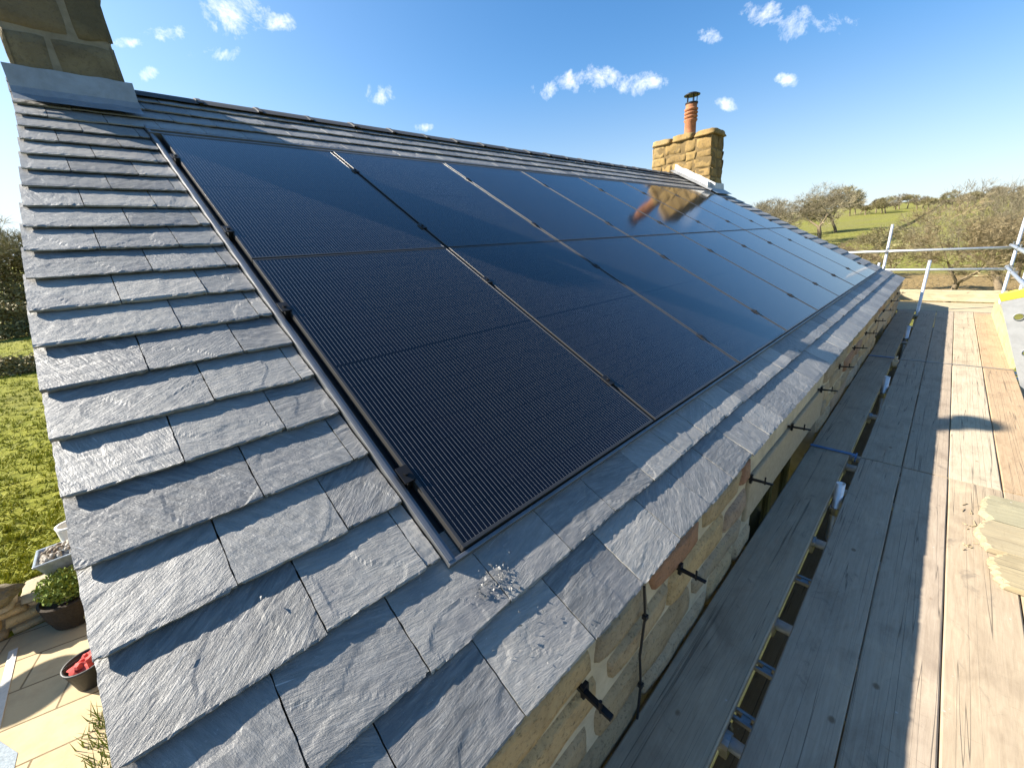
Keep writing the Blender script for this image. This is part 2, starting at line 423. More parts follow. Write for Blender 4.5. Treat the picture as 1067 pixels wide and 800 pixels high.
def mat_metal(name, col, rough=0.4, metal=1.0, var=0.2):
    k = NT(name); co = k.objco()
    n1 = k.noise(co, 9, 7, 0.65, 0.4); n2 = k.noise(co, 90, 4, 0.7)
    c = k.mix(k.ramp(n1, [(0.4, (0, 0, 0)), (0.7, (1, 1, 1))]), col, tuple(x * (1 - var) for x in col))
    c = k.mix(k.ramp(n2, [(0.66, (0, 0, 0)), (0.74, (0.5, 0.5, 0.5))]), c, tuple(x * 0.45 for x in col))
    return k.fin(c, k.math('MULTIPLY_ADD', n1, 0.25, rough - 0.1), metal, k.bump(n2, 0.15, 0.001), 0.5)
def mat_leaf(name, stops, rough=0.7):
    k = NT(name)
    rnd = k.n('ShaderNodeNewGeometry').outputs['Random Per Island']
    return k.fin(k.ramp(rnd, stops), rough, 0.0, None, 0.2)

M = {}
M['slate'] = mat_slate()
M['wood'] = mat_wood()
M['sandstone'] = mat_stone('sandstone', [(0.0, (0.250, 0.200, 0.131)), (0.2, (0.450, 0.338, 0.194)), (0.42, (0.325, 0.269, 0.188)), (0.6, (0.500, 0.356, 0.175)), (0.78, (0.375, 0.312, 0.231)), (0.93, (0.300, 0.131, 0.077)), (1.0, (0.413, 0.312, 0.200))], 1.3, 0.75)
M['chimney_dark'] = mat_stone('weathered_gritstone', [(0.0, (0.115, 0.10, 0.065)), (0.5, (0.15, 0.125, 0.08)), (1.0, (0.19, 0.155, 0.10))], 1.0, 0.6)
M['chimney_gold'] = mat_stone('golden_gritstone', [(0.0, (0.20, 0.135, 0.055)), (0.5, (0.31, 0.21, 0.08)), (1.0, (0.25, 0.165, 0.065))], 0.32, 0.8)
M['mortar'] = mat_plain('lime_mortar', (0.50, 0.43, 0.31), 0.95, 0, 0.3, 9, 0.01, 0.1)
M['mortar_dark'] = mat_plain('old_mortar', (0.26, 0.22, 0.15), 0.95, 0, 0.35, 14, 0.008, 0.1)
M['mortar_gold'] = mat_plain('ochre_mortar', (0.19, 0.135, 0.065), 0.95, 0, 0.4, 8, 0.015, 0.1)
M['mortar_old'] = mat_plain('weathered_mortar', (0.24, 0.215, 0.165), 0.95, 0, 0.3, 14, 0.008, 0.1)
M['lintel'] = mat_plain('dressed_stone', (0.37, 0.31, 0.215), 0.92, 0, 0.22, 30, 0.004, 0.15)
M['ridge'] = mat_plain('ridge_tile_clay', (0.055, 0.057, 0.062), 0.7, 0, 0.35, 12, 0.003)
M['lead'] = mat_plain('lead_sheet', (0.27, 0.30, 0.335), 0.45, 0.35, 0.3, 7, 0.004)
M['lead_white'] = mat_plain('pale_lead_sheet', (0.50, 0.50, 0.49), 0.5, 0.2, 0.3, 9, 0.01)
M['terracotta'] = mat_plain('terracotta', (0.36, 0.15, 0.07), 0.75, 0, 0.35, 14, 0.003, 0.3)
M['black_metal'] = mat_metal('black_steel', (0.025, 0.025, 0.027), 0.45, 0.6, 0.3)
M['glass'] = mat_glass_cells()
M['frame'] = mat_metal('black_anodised', (0.065, 0.063, 0.062), 0.36, 0.5, 0.15)
M['tray'] = mat_plain('black_tray', (0.022, 0.023, 0.026), 0.42, 0.0, 0.35, 16, 0.002)
M['alu'] = mat_metal('grey_flashing', (0.21, 0.215, 0.225), 0.42, 0.75, 0.25)
M['galv'] = mat_metal('galvanised_tube', (0.66, 0.68, 0.70), 0.46, 0.75, 0.25)
M['steel_board'] = mat_metal('galvanised_board', (0.30, 0.305, 0.31), 0.55, 0.45, 0.25)
M['coupler'] = mat_metal('coupler_steel', (0.30, 0.31, 0.32), 0.5, 0.8, 0.4)
M['blue_band'] = mat_plain('blue_paint', (0.055, 0.15, 0.32), 0.5, 0.1, 0.3)
M['band'] = mat_metal('end_band', (0.36, 0.36, 0.34), 0.5, 0.7, 0.4)
M['yellow'] = mat_plain('yellow_paint', (0.78, 0.62, 0.03), 0.5, 0, 0.12)
M['window_dark'] = mat_plain('window_glass', (0.012, 0.016, 0.018), 0.12, 0, 0.2, 3, 0.0)
M['window_frame'] = mat_plain('window_paint', (0.05, 0.065, 0.065), 0.5, 0, 0.2)
M['cable'] = mat_plain('cable_black', (0.012, 0.012, 0.013), 0.5, 0, 0.1)
M['grass'] = mat_grass()
M['paving'] = mat_paving()
M['gravel'] = mat_plain('pale_gravel', (0.30, 0.35, 0.39), 0.9, 0, 0.45, 60, 0.02, 0.2)
M['kerb'] = mat_plain('pale_kerb', (0.52, 0.50, 0.46), 0.9, 0, 0.2, 20)
M['bark'] = mat_plain('bark', (0.21, 0.165, 0.11), 0.95, 0, 0.4, 6, 0.02, 0.1)
M['twig'] = mat_leaf('twigs', [(0.0, (0.15, 0.125, 0.08)), (0.5, (0.24, 0.205, 0.135)), (1.0, (0.33, 0.29, 0.195))], 0.9)
M['twig_red'] = mat_leaf('russet_twigs', [(0.0, (0.15, 0.115, 0.062)), (0.5, (0.24, 0.19, 0.105)), (1.0, (0.33, 0.27, 0.16))], 0.9)
M['twig_green'] = mat_leaf('budding_twigs', [(0.0, (0.15, 0.13, 0.07)), (0.5, (0.24, 0.21, 0.11)), (1.0, (0.32, 0.285, 0.15))], 0.9)
M['leaf'] = mat_leaf('hedge_leaves', [(0.0, (0.11, 0.10, 0.035)), (0.5, (0.22, 0.185, 0.065)), (1.0, (0.33, 0.255, 0.11))])
M['shrub'] = mat_leaf('shrub_leaves', [(0.0, (0.07, 0.11, 0.015)), (0.5, (0.15, 0.20, 0.03)), (1.0, (0.24, 0.27, 0.06))])
M['tussock'] = mat_leaf('tussock_grass', [(0.0, (0.17, 0.19, 0.015)), (0.5, (0.27, 0.275, 0.025)), (1.0, (0.36, 0.34, 0.06))])
M['basket'] = mat_plain('basket_weave', (0.045, 0.035, 0.025), 0.9, 0, 0.4, 40, 0.01, 0.2)
M['bucket'] = mat_plain('black_rubber', (0.018, 0.017, 0.017), 0.55, 0, 0.2, 20)
M['red'] = mat_plain('red_cloth', (0.55, 0.06, 0.05), 0.85, 0, 0.3, 12)
M['glaze'] = mat_plain('grey_glaze', (0.30, 0.34, 0.38), 0.25, 0, 0.55, 9, 0.002)
M['white'] = mat_plain('white_ceramic', (0.72, 0.70, 0.64), 0.5, 0, 0.15, 15)
M['pebble'] = mat_stone('pebbles', [(0, (0.16, 0.12, 0.09)), (0.5, (0.42, 0.39, 0.34)), (1, (0.6, 0.55, 0.48))], 3)
M['boulder'] = mat_plain('yellow_boulder', (0.50, 0.42, 0.20), 0.9, 0, 0.3, 12, 0.01)
M['fabric'] = mat_plain('parasol_cloth', (0.45, 0.42, 0.36), 0.9, 0, 0.1, 30)
M['sheep'] = mat_plain('fleece', (0.70, 0.67, 0.58), 0.95, 0, 0.2, 30, 0.02)

# ------------------------------------------------------------------ terrain
def ground_z(x, y):
    r = math.hypot(x, y)
    z = -3.6
    if y > 6.95:
        z += 0.42 * min(1.0, (y - 6.95) / 0.2)
    if r > 42:
        t = r - 42
        z += 0.036 * t * min(1.0, t / 60.0)
        z += 0.9 * noise.noise(Vector((x * 0.018, y * 0.018, 0))) * min(1.0, t / 40.0)
    elif y > 9 or x > 16:
        z += 0.10 * noise.noise(Vector((x * 0.16, y * 0.16, 2)))
    return z
def axis():
    a = [0.0]; st = 0.55
    while a[-1] < 900:
        a.append(a[-1] + st); st *= 1.048
    return a
ax = axis()
xs = sorted(set([-v for v in ax[1:]] + ax))
ys = sorted(set([-v for v in ax[1:]] + ax + [6.9, 6.95, 7.0, 7.15, 7.3]))
gm = MB()
for y in ys:
    for x in xs: gm.v.append(Vector((x, y, ground_z(x, y))))
nx = len(xs)
for j in range(len(ys) - 1):
    for i in range(nx - 1):
        a = j * nx + i
        gm.f.append((a, a + 1, a + nx + 1, a + nx))
g = obj('ground', gm, M['grass'], smooth=True); tag(g, kind='structure')
pm = MB().add([(-14, -1.5, -3.596), (-1.62, -1.5, -3.596), (-1.62, 6.94, -3.596), (-14, 6.94, -3.596)], [(0, 1, 2, 3)])
tag(obj('patio', pm, M['paving']), kind='structure')
pm = MB().add([(-4.2, 2.6, -3.592), (-2.45, 2.6, -3.592), (-2.38, 4.75, -3.592), (-2.6, 5.2, -3.592), (-4.2, 5.25, -3.592)], [(0, 1, 2, 3, 4)])
tag(obj('gravel_path', pm, M['gravel']), kind='structure')
pm = MB().box((-2.63, 5.25, -3.6), (-2.55, 6.6, -3.588))
tag(obj('kerb', pm, M['kerb']), kind='structure')

# ------------------------------------------------------------------ the cottage
HX0, HX1 = -0.60, 10.25
WY = -0.305                       # outer face of the front wall
RIDGE_V = 4.50
RY = RIDGE_V * CP; RZ = RIDGE_V * SP
house = thing('stone_cottage', (4.8, RY, -3.6), 'long stone cottage with a grey slate roof and a stone chimney at each end', 'house')

rng = random.Random(7)
def stone_block(mb, O, U, Vv, N, u0, u1, v0, v1, proud, rnd, nu=10, nv=6, rough=0.009, jit=0.02):
    """one irregular dressed stone with a rounded, uneven face"""
    cu, cv = (u0 + u1) / 2, (v0 + v1) / 2; hu, hv = (u1 - u0) / 2, (v1 - v0) / 2
    sd = rnd.random() * 100
    cj = [(rnd.uniform(-jit, jit), rnd.uniform(-jit, jit)) for _ in range(4)]
    vs = []; fs = []
    for j in range(nv + 1):
        for i in range(nu + 1):
            a = 0.0 if nu < 2 else (-1 if i == 0 else 1 if i == nu else (-1 + 2 * (i - 1) / (nu - 2)) * (1 - 0.014 / hu)); b = -1 if j == 0 else 1 if j == nv else (-1 + 2 * (j - 1) / (nv - 2)) * (1 - 0.014 / hv)
            ka, kb = (a + 1) / 2, (b + 1) / 2
            ju = (cj[0][0] * (1 - ka) + cj[1][0] * ka) * (1 - kb) + (cj[2][0] * (1 - ka) + cj[3][0] * ka) * kb
            jv = (cj[0][1] * (1 - ka) + cj[1][1] * ka) * (1 - kb) + (cj[2][1] * (1 - ka) + cj[3][1] * ka) * kb
            uu = cu + a * hu * (1 - 0.03 * b ** 4) + ju
            vv = cv + b * hv * (1 - 0.05 * a ** 4) + jv
            uu += 0.008 * noise.noise(Vector((uu * 9, vv * 9, sd))); vv += 0.008 * noise.noise(Vector((uu * 9, vv * 9, sd + 9)))
            edge = max(abs(a), abs(b))
            d = proud * (1 - 0.35 * edge ** 6) + rough * noise.noise(Vector((uu * 7, vv * 7, sd))) * (1 if edge < 1 else 0.2)
            if edge >= 0.9999: d = -0.012
            vs.append(O + U * uu + Vv * vv + N * d)
    for j in range(nv):
        for i in range(nu):
            q = j * (nu + 1) + i
            fs.append((q, q + 1, q + nu + 2, q + nu + 1))
    mb.add(vs, fs)
def stone_face(mb, O, U, Vv, N, width, rows, wmin, wmax, proud, rnd, gap=0.018, holes=(), jit=0.02, **k):
    v = 0
    for h in rows:
        u = -rnd.uniform(0, wmin * 0.5)
        while u < width:
            L = rnd.uniform(wmin, wmax)
            a, b = max(u, 0), min(u + L, width)
            if width - b < wmin * 0.5: b = width
            if b - a > wmin * 0.3:
                spans = [(a, b)]
                for (h0, h1, g0, g1) in holes:
                    if v + h > g0 + 0.01 and v < g1 - 0.01:
                        ns = []
                        for (p, q) in spans:
                            if q <= h0 or p >= h1: ns.append((p, q)); continue
                            if p < h0 - 0.05: ns.append((p, h0))
                            if q > h1 + 0.05: ns.append((h1, q))
                        spans = ns
                for (p, q) in spans:
                    if q - p > 0.07:
                        stone_block(mb, O, U, Vv, N, p + gap / 2, q - gap / 2, v + gap / 2, v + h - gap / 2, proud, rnd, jit=jit, **k)
            u += L
            if b >= width: break
        v += h

# window openings (x0, x1, z0, z1) and the lintels over them
OPEN = [(1.72, 3.40, -1.75, -0.66), (7.10, 8.25, -1.75, -0.68)]
WT = -0.235
# mortar core of the front wall, built round the openings
core = MB()
def wallbox(x0, x1, z0, z1): core.box((x0, WY, z0), (x1, WY + 0.45, z1))
xsb = [HX0] + [c for o in OPEN for c in (o[0], o[1])] + [HX1]
for i in range(len(xsb) - 1):
    if i % 2 == 0: wallbox(xsb[i], xsb[i + 1], -3.6, WT)
    else:
        o = OPEN[i // 2]
        wallbox(xsb[i], xsb[i + 1], -3.6, o[2]); wallbox(xsb[i], xsb[i + 1], o[3], WT)
BY = 2 * RY - WY                   # back wall
core.box((HX0, BY - 0.45, -3.6), (HX1, BY, WT))
for xa, xb in ((HX0, HX0 + 0.45), (HX1 - 0.45, HX1)):
    prof = [(WY + 0.45, -3.6), (BY - 0.45, -3.6), (BY - 0.45, WT), (RY, RZ - 0.12), (WY + 0.45, WT)]
    vs = [(xa, y, z) for y, z in prof] + [(xb, y, z) for y, z in prof]
    n = 5
    core.add(vs, [tuple(range(n)), tuple(range(2 * n - 1, n - 1, -1))] + [(i, n + i, n + (i + 1) % n, (i + 1) % n) for i in range(n)])
wall = obj('wall', core, M['mortar'], house)
st = MB()
rows = [0.22, 0.26, 0.30, 0.27, 0.31, 0.25, 0.30, 0.28, 0.26, 0.24, 0.17, 0.15, 0.16, 0.165]
ssum = sum(rows); rows = [r * (WT + 3.6) / ssum for r in rows]
holes = [(o[0] - HX0, o[1] - HX0, o[2] + 3.6, o[3] + 3.6) for o in OPEN] + [(o[0] - 0.16 - HX0, o[1] - 0.02 - HX0, o[3] + 3.6, o[3] + 0.28 + 3.6) for o in OPEN]
stone_face(st, Vector((HX0, WY, -3.6)), Vector((1, 0, 0)), Vector((0, 0, 1)), Vector((0, -1, 0)), HX1 - HX0, rows, 0.30, 0.85, 0.02, rng, gap=0.035, holes=holes, jit=0.028)
obj('wall_stones', st, M['sandstone'], wall, smooth=True)
for i, (y0, nx_) in enumerate(((WY + 0.0, -1), (WY, 1))):
    gs = MB()
    X = HX0 if nx_ < 0 else HX1
    stone_face(gs, Vector((X, WY, -3.6)), Vector((0, 1, 0)), Vector((0, 0, 1)), Vector((nx_, 0, 0)), BY - WY, rows, 0.35, 0.8, 0.015, rng, gap=0.035, nu=4, nv=3)
    zr = WT
    while zr < RZ - 0.45:
        h_ = rng.uniform(0.2, 0.28); off = (zr + h_ - WT + 0.12) * CP / SP
        stone_face(gs, Vector((X, WY + 0.2 + off, zr)), Vector((0, 1, 0)), Vector((0, 0, 1)), Vector((nx_, 0, 0)), 2 * (RY - WY - 0.2 - off), [h_], 0.35, 0.8, 0.015, rng, gap=0.035, nu=4, nv=3)
        zr += h_
    obj('gable_stones', gs, M['sandstone'], wall, smooth=True)
for (x0, x1, z0, z1) in OPEN:
    wf = MB()
    y0, y1 = WY + 0.13, WY + 0.19
    t = 0.055
    wf.box((x0, y0, z0), (x0 + t, y1, z1)); wf.box((x1 - t, y0, z0), (x1, y1, z1))
    wf.box((x0 + t, y0, z1 - t), (x1 - t, y1, z1)); wf.box((x0 + t, y0, z0), (x1 - t, y1, z0 + t))
    nm = 3
    for q in range(1, nm):
        xc = x0 + (x1 - x0) * q / nm
        wf.box((xc - 0.03, y0 + 0.003, z0 + t), (xc + 0.03, y1 - 0.003, z1 - t))
    zc = (z0 + z1) / 2 + 0.15
    wf.box((x0 + t, y0 + 0.008, zc - 0.018), (x1 - t, y1 - 0.008, zc + 0.018))
    win = obj('window', wf, M['window_frame'], house, bevel=0.004)
    obj('pane', MB().box((x0 + t * 0.5, y0 + 0.025, z0 + t * 0.5), (x1 - t * 0.5, y0 + 0.034, z1 - t * 0.5)), M['window_dark'], win)
    obj('lintel', MB().box((x0 - 0.16, WY - 0.022, z1), (x1 - 0.03, WY + 0.12, z1 + 0.265)), M['lintel'], win, bevel=0.012)
    obj('sill', MB().box((x0 - 0.08, WY - 0.05, z0 - 0.10), (x1 + 0.08, WY + 0.12, z0)), M['lintel'], win, bevel=0.01)

# ---- slates
GAUGE = 0.2115; V0 = -0.405; SN = -0.020; ST = 0.0165
def slate(mb, x0, x1, v, rnd, nu, nv, length=0.285, n0=SN, hang=0.0):
    sd = rnd.random() * 200
    lift = rnd.uniform(0, 0.0016)
    skew = rnd.uniform(-0.004, 0.004)
    thick = 0.0095 * rnd.uniform(0.8, 1.3)
    tilt = (ST + 0.0015) / GAUGE
    coarse = nu < 6
    top = []; 
    for j in range(nv + 1):
        for i in range(nu + 1):
            a = i / nu; b = (j / nv) ** 1.25
            x = x0 + (x1 - x0) * a; vv = v + length * b
            if not coarse:
                if j == 0:
                    e = 0.5 * noise.noise(Vector((x * 28, sd, 0))) + 0.5 * noise.noise(Vector((x * 75, sd, 5)))
                    vv += 0.005 * e + skew * (2 * a - 1)
                    c = min(a, 1 - a) * (x1 - x0)
                    if c < 0.012: vv += 0.006 * rnd.random()
                elif j == 1: vv += skew * (2 * a - 1) * 0.8
                if i in (0, nu): x += 0.002 * noise.noise(Vector((vv * 40, sd, 9)))
            n = n0 - tilt * length * b + lift * (1 - b)
            if not coarse and j > 0:
                q = Vector((x * 11 + vv * 5, vv * 16, sd))
                n += 0.0010 * noise.noise(q) + 0.0012 * noise.noise(q * 3.1)
                pl = noise.noise(Vector((x * 5, vv * 6, sd + 31)))
                n -= 0.0016 * min(1.0, max(0.0, (pl - 0.10) / 0.035))
                n = min(n, n0 - tilt * length * b + lift + 0.004)
            if j == 0: n -= thick * (0.28 + 0.35 * (noise.noise(Vector((x * 50, sd, 3))) if not coarse else 0))  # chipped, bevelled tail
            top.append(RP(x, vv, n))
    W = nu + 1
    vs = top[:]
    fs = [(j * W + i, j * W + i + 1, (j + 1) * W + i + 1, (j + 1) * W + i) for j in range(nv) for i in range(nu)]
    k = len(vs)
    # underside follows the perimeter
    per = [i for i in range(W)] + [j * W + nu for j in range(1, nv + 1)] + [nv * W + i for i in range(nu - 1, -1, -1)] + [j * W for j in range(nv - 1, 0, -1)]
    dn = RP(0, 0, 1)
    for idx in per:
        drop = thick if idx >= W else thick * 0.75
        vs.append(top[idx] - dn * drop)
    P = len(per)
    for q in range(P):
        fs.append((per[q], k + q, k + (q + 1) % P, per[(q + 1) % P]))
    fs.append(tuple(k + q for q in range(P)))
    mb.add(vs, fs)

AW = 1.154; AH = 1.7226; NC = 8
PX1 = AW * NC - 0.02
srng = random.Random(11)
sl = MB()
VERGE0, VERGE1 = -0.752, 10.33
NR = 23
def joints(k):
    off = -0.375 if k % 2 == 0 else -0.500
    t = min(1, max(0, (GAUGE * k + V0 - 1.0) / 2.8)); j = [VERGE0 + 0.115 * t * t * (3 - 2 * t)]; x = off
    while x < VERGE1 - 0.14:
        j.append(x + srng.uniform(-0.006, 0.006)); x += 0.267 if k % 2 == 0 or x > off + 0.01 else 0.266
    j.append(VERGE1)
    return j
for k in range(NR):
    v = V0 + GAUGE * k
    js = joints(k)
    for a, b in zip(js[:-1], js[1:]):
        b_ = b - 0.0035
        segs = []
        if k >= 19 or k <= 1: segs.append((a, b_))
        else:
            if a < -0.06: segs.append((a, min(b_, -0.062)))
            if b_ > PX1 + 0.08: segs.append((max(a, PX1 + 0.085), b_))
        for (p, q) in segs:
            if q - p < 0.03: continue
            xm = (p + q) / 2
            d = (RP(xm, v, 0) - CPOS).length
            if d < 1.9: nu, nv = 44, 26
            elif d < 2.8: nu, nv = 26, 14
            elif d < 4.5: nu, nv = 14, 7
            else: nu, nv = 6, 3
            slate(sl, p, q, v + srng.uniform(-0.003, 0.003), srng, nu, nv, length=0.285 if k < NR - 1 else 0.13)
roof = obj('roof', sl, M['slate'], house)
# boarding beneath the slates and the rear slope
bd = MB()
bd.rbox(VERGE0 + 0.13, VERGE1 - 0.03, V0 + 0.03, RIDGE_V, -0.10, -0.066)
obj('roof_boarding', bd, M['mortar_dark'], roof)
bs = MB()
for k in range(NR):
    v = V0 + GAUGE * k
    p = []
    for x in (VERGE0 + 0.13, VERGE1):
        for vv, n in ((v, SN), (v + 0.27, SN - 0.016), (v + 0.27, SN - 0.03), (v, SN - 0.013)):
            q = RP(x, min(vv, RIDGE_V), n); p.append(Vector((q.x, 2 * RY - q.y, q.z)))
    bs.add(p, [(0, 1, 2, 3), (7, 6, 5, 4), (0, 4, 5, 1), (1, 5, 6, 2), (2, 6, 7, 3), (3, 7, 4, 0)])
obj('rear_slates', bs, M['slate'], roof)
# verge pointing (pale mortar line under the gable edge)
vp = MB(); vp.rbox(VERGE0 + 0.125, VERGE0 + 0.16, V0 + 0.02, RIDGE_V, -0.125, -0.058)
obj('verge_mortar', vp, M['mortar'], roof)
vp = MB(); vp.rbox(VERGE1 - 0.05, VERGE1 - 0.012, V0 + 0.02, RIDGE_V, -0.125, -0.058)
obj('verge_mortar', vp, M['mortar'], roof)
# ridge tiles
rx = -0.02; i = 0
while rx < 9.62:
    L = min(0.45, 9.64 - rx)
    t = MB(); vs = []; fs = []
    prof = []
    for q in range(9):
        yy = -0.15 + 0.3 * q / 8
        prof.append((yy, 0.028 - (math.sqrt(yy * yy + 0.0012) - 0.035) * 0.60))
    hz = 0.002 * (i % 3)
    for xx, gr in ((rx, 1.0), (rx + 0.035, 1.0), (rx + 0.036, 0.93), (rx + L + 0.01, 0.92)):
        for (dy, dz) in prof: vs.append((xx, RY + dy * gr, RZ - 0.040 + hz + dz - (1 - gr) * 0.08))
    n = 9
    for s_ in range(3):
        for q in range(n - 1): fs.append((s_ * n + q, s_ * n + q + 1, (s_ + 1) * n + q + 1, (s_ + 1) * n + q))
    fs.append(tuple(range(n))); fs.append(tuple(range(4 * n - 1, 3 * n - 1, -1)))
    t.add(vs, fs)
    obj('ridge_tile', t, M['ridge'], roof)
    rx += 0.45; i += 1

# ---- near chimney (left), in shade
def chimney(x0, x1, y0, y1, zb, zt, rowh, wmin, wmax, mat, mort, taper, rnd, cap, proud=0.008, gap=0.014, rgh=0.009):
    core = MB()
    i = 0.012
    core.hexa([(x0 + i, y0 + i, zb), (x1 - i, y0 + i, zb), (x1 - i, y1 - i, zb), (x0 + i, y1 - i, zb),
               (x0 + i + taper, y0 + i + taper, zt), (x1 - i - taper, y0 + i + taper, zt), (x1 - i - taper, y1 - i - taper, zt), (x0 + i + taper, y1 - i - taper, zt)])
    c = obj('chimney_stack', core, mort, house)
    s_ = MB()
    H = zt - zb
    rws = []
    while sum(rws) < H - rowh * 0.6: rws.append(rowh * rnd.uniform(0.8, 1.2))
    k = H / sum(rws); rws = [r * k for r in rws]
    t = Vector((0, taper / H, 1)).normalized()
    stone_face(s_, Vector((x0, y0 + 0.012, zb)), Vector((1, 0, 0)), Vector((0, taper / H, 1)), Vector((0, -1, 0)), x1 - x0, rws, wmin, wmax, proud, rnd, gap=gap, jit=0.010 if rgh < 0.01 else 0.022, rough=rgh)
    stone_face(s_, Vector((x1, y1 - 0.012, zb)), Vector((-1, 0, 0)), Vector((0, -taper / H, 1)), Vector((0, 1, 0)), x1 - x0, rws, wmin, wmax, proud, rnd, gap=gap, jit=0.010 if rgh < 0.01 else 0.022, rough=rgh)
    stone_face(s_, Vector((x0 + 0.012, y1, zb)), Vector((0, -1, 0)), Vector((taper / H, 0, 1)), Vector((-1, 0, 0)), y1 - y0, rws, wmin, wmax, proud, rnd, gap=gap, jit=0.010 if rgh < 0.01 else 0.022, rough=rgh)
    stone_face(s_, Vector((x1 - 0.012, y0, zb)), Vector((0, 1, 0)), Vector((-taper / H, 0, 1)), Vector((1, 0, 0)), y1 - y0, rws, wmin, wmax, proud, rnd, gap=gap, jit=0.010 if rgh < 0.01 else 0.022, rough=rgh)
    obj('stack_stones', s_, mat, c, smooth=True)
    cp = MB()
    # capping course of rough stones
    n = max(2, int((y1 - y0) / 0.4))
    for q in range(n):
        a = y0 - cap + (y1 - y0 + 2 * cap) * q / n; b = y0 - cap + (y1 - y0 + 2 * cap) * (q + 1) / n - 0.012
        h = 0.13 + rnd.uniform(-0.02, 0.03)
        p = [(x0 - cap, a, zt), (x1 + cap, a, zt), (x1 + cap, b, zt), (x0 - cap, b, zt),
             (x0 + 0.03, a + 0.04, zt + h), (x1 - 0.03, a + 0.03, zt + h), (x1 - 0.03, b - 0.02, zt + h * 0.95), (x0 + 0.04, b - 0.03, zt + h)]
        rough_box(cp, p, 7, 0.03, rnd, 0.35)
    o = obj('capping_stone', cp, mat, c, smooth=True)
    return c
crng = random.Random(5)
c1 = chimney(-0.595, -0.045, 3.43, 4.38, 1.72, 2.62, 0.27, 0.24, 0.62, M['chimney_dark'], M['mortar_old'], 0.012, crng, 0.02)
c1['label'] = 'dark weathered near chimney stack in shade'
ld = MB()
# lead apron: upstand on the front face and a skirt dressed over the slates
def apron(mb, x0, x1, y, vb, mat_n=0.0):
    N = 14; up = 0.15
    r0 = [];
    for i in range(N + 1):
        x = x0 + (x1 - x0) * i / N
        zb = (y / CP) * SP + 0.0
        wob = 0.008 * noise.noise(Vector((x * 9, 3, 1)))
        a = Vector((x, y - 0.012, zb + up + wob)); b = Vector((x, y - 0.016, zb + 0.03)); c = RP(x, y / CP - 0.03, 0.006 + wob); d = RP(x, vb + 0.4 * wob, 0.003 + 0.5 * abs(wob))
        r0 += [a, b, c, d]
    fs = [(4 * i + j, 4 * i + j + 1, 4 * i + j + 5, 4 * i + j + 4) for i in range(N) for j in range(3)]
    mb.add(r0, fs)
apron(ld, -0.625, -0.015, 3.43, 3.80)
obj('lead_flashing', ld, M['lead'], c1, smooth=False)
def chimney_pot(c, x, y, z, r, h, rings, cowl_r, cowl_h):
    prof = [(r * 1.06, 0), (r, 0.04)]
    for k in range(rings):
        z0 = h * (0.42 + 0.46 * k / rings); dz = h * 0.46 / rings
        prof += [(r * 0.96, z0), (r * 1.16, z0 + dz * 0.55), (r * 1.14, z0 + dz * 0.8), (r * 0.92, z0 + dz)]
    prof += [(r * 0.95, h * 0.92), (r * 0.98, h), (r * 0.8, h), (r * 0.78, h - 0.06)]
    obj('chimney_pot', MB().lathe((x, y, z), prof), M['terracotta'], c, smooth=True)
    cw = MB()
    cw.lathe((x, y, z + h), [(r * 1.06, 0.0), (r * 1.08, 0.03), (r * 0.9, 0.032)])
    for k in range(5):
        a = 2 * math.pi * k / 5
        cw.tube((x + r * 0.85 * math.cos(a), y + r * 0.85 * math.sin(a), z + h + 0.02), (x + r * 0.85 * math.cos(a), y + r * 0.85 * math.sin(a), z + h + cowl_h), 0.009, seg=6)
    cw.lathe((x, y, z + h + cowl_h), [(cowl_r, 0), (cowl_r, 0.012), (cowl_r * 0.6, 0.045), (0.02, 0.06)])
    obj('chimney_cowl', cw, M['black_metal'], c)
chimney_pot(c1, -0.13, 3.82, 2.74, 0.125, 0.74, 4, 0.17, 0.17)
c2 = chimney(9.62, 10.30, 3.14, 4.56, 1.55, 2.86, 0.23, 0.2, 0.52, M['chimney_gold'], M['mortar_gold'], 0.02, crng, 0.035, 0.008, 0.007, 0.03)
c2['label'] = 'golden sunlit far chimney stack with a terracotta pot'
chimney_pot(c2, 9.93, 3.80, 2.99, 0.125, 0.62, 4, 0.17, 0.17)
# pale lead flashing stepping down the slope beside the far stack
lf = MB(); N = 16; vs = []
for i in range(N + 1):
    y = 3.02 + (RY + 0.04 - 3.02) * i / N
    vv = y / CP
    wob = 0.05 * noise.noise(Vector((y * 7, 1, 4)))
    vs += [Vector((9.60, y, vv * SP + 0.17 + wob)), Vector((9.59, y, vv * SP + 0.05)), RP(9.45 + wob, vv + 0.02, 0.03), RP(9.36 + wob * 1.5, vv, 0.004 + 0.3 * abs(wob))]
lf.add(vs, [(4 * i + j, 4 * i + j + 1, 4 * i + j + 5, 4 * i + j + 4) for i in range(N) for j in range(3)])
vs = []
for i in range(9):
    x = 9.42 + 0.95 * i / 8; wob = 0.012 * noise.noise(Vector((x * 7, 2, 4)))
    vs += [Vector((x, 3.12, 3.14 / CP * SP + 0.13 + wob)), Vector((x, 3.105, 3.1 / CP * SP + 0.03)), RP(x, 3.35 + wob, 0.006)]
lf.add(vs, [(3 * i + j, 3 * i + j + 1, 3 * i + j + 4, 3 * i + j + 3) for i in range(8) for j in range(2)])
obj('lead_flashing', lf, M['lead_white'], c2)

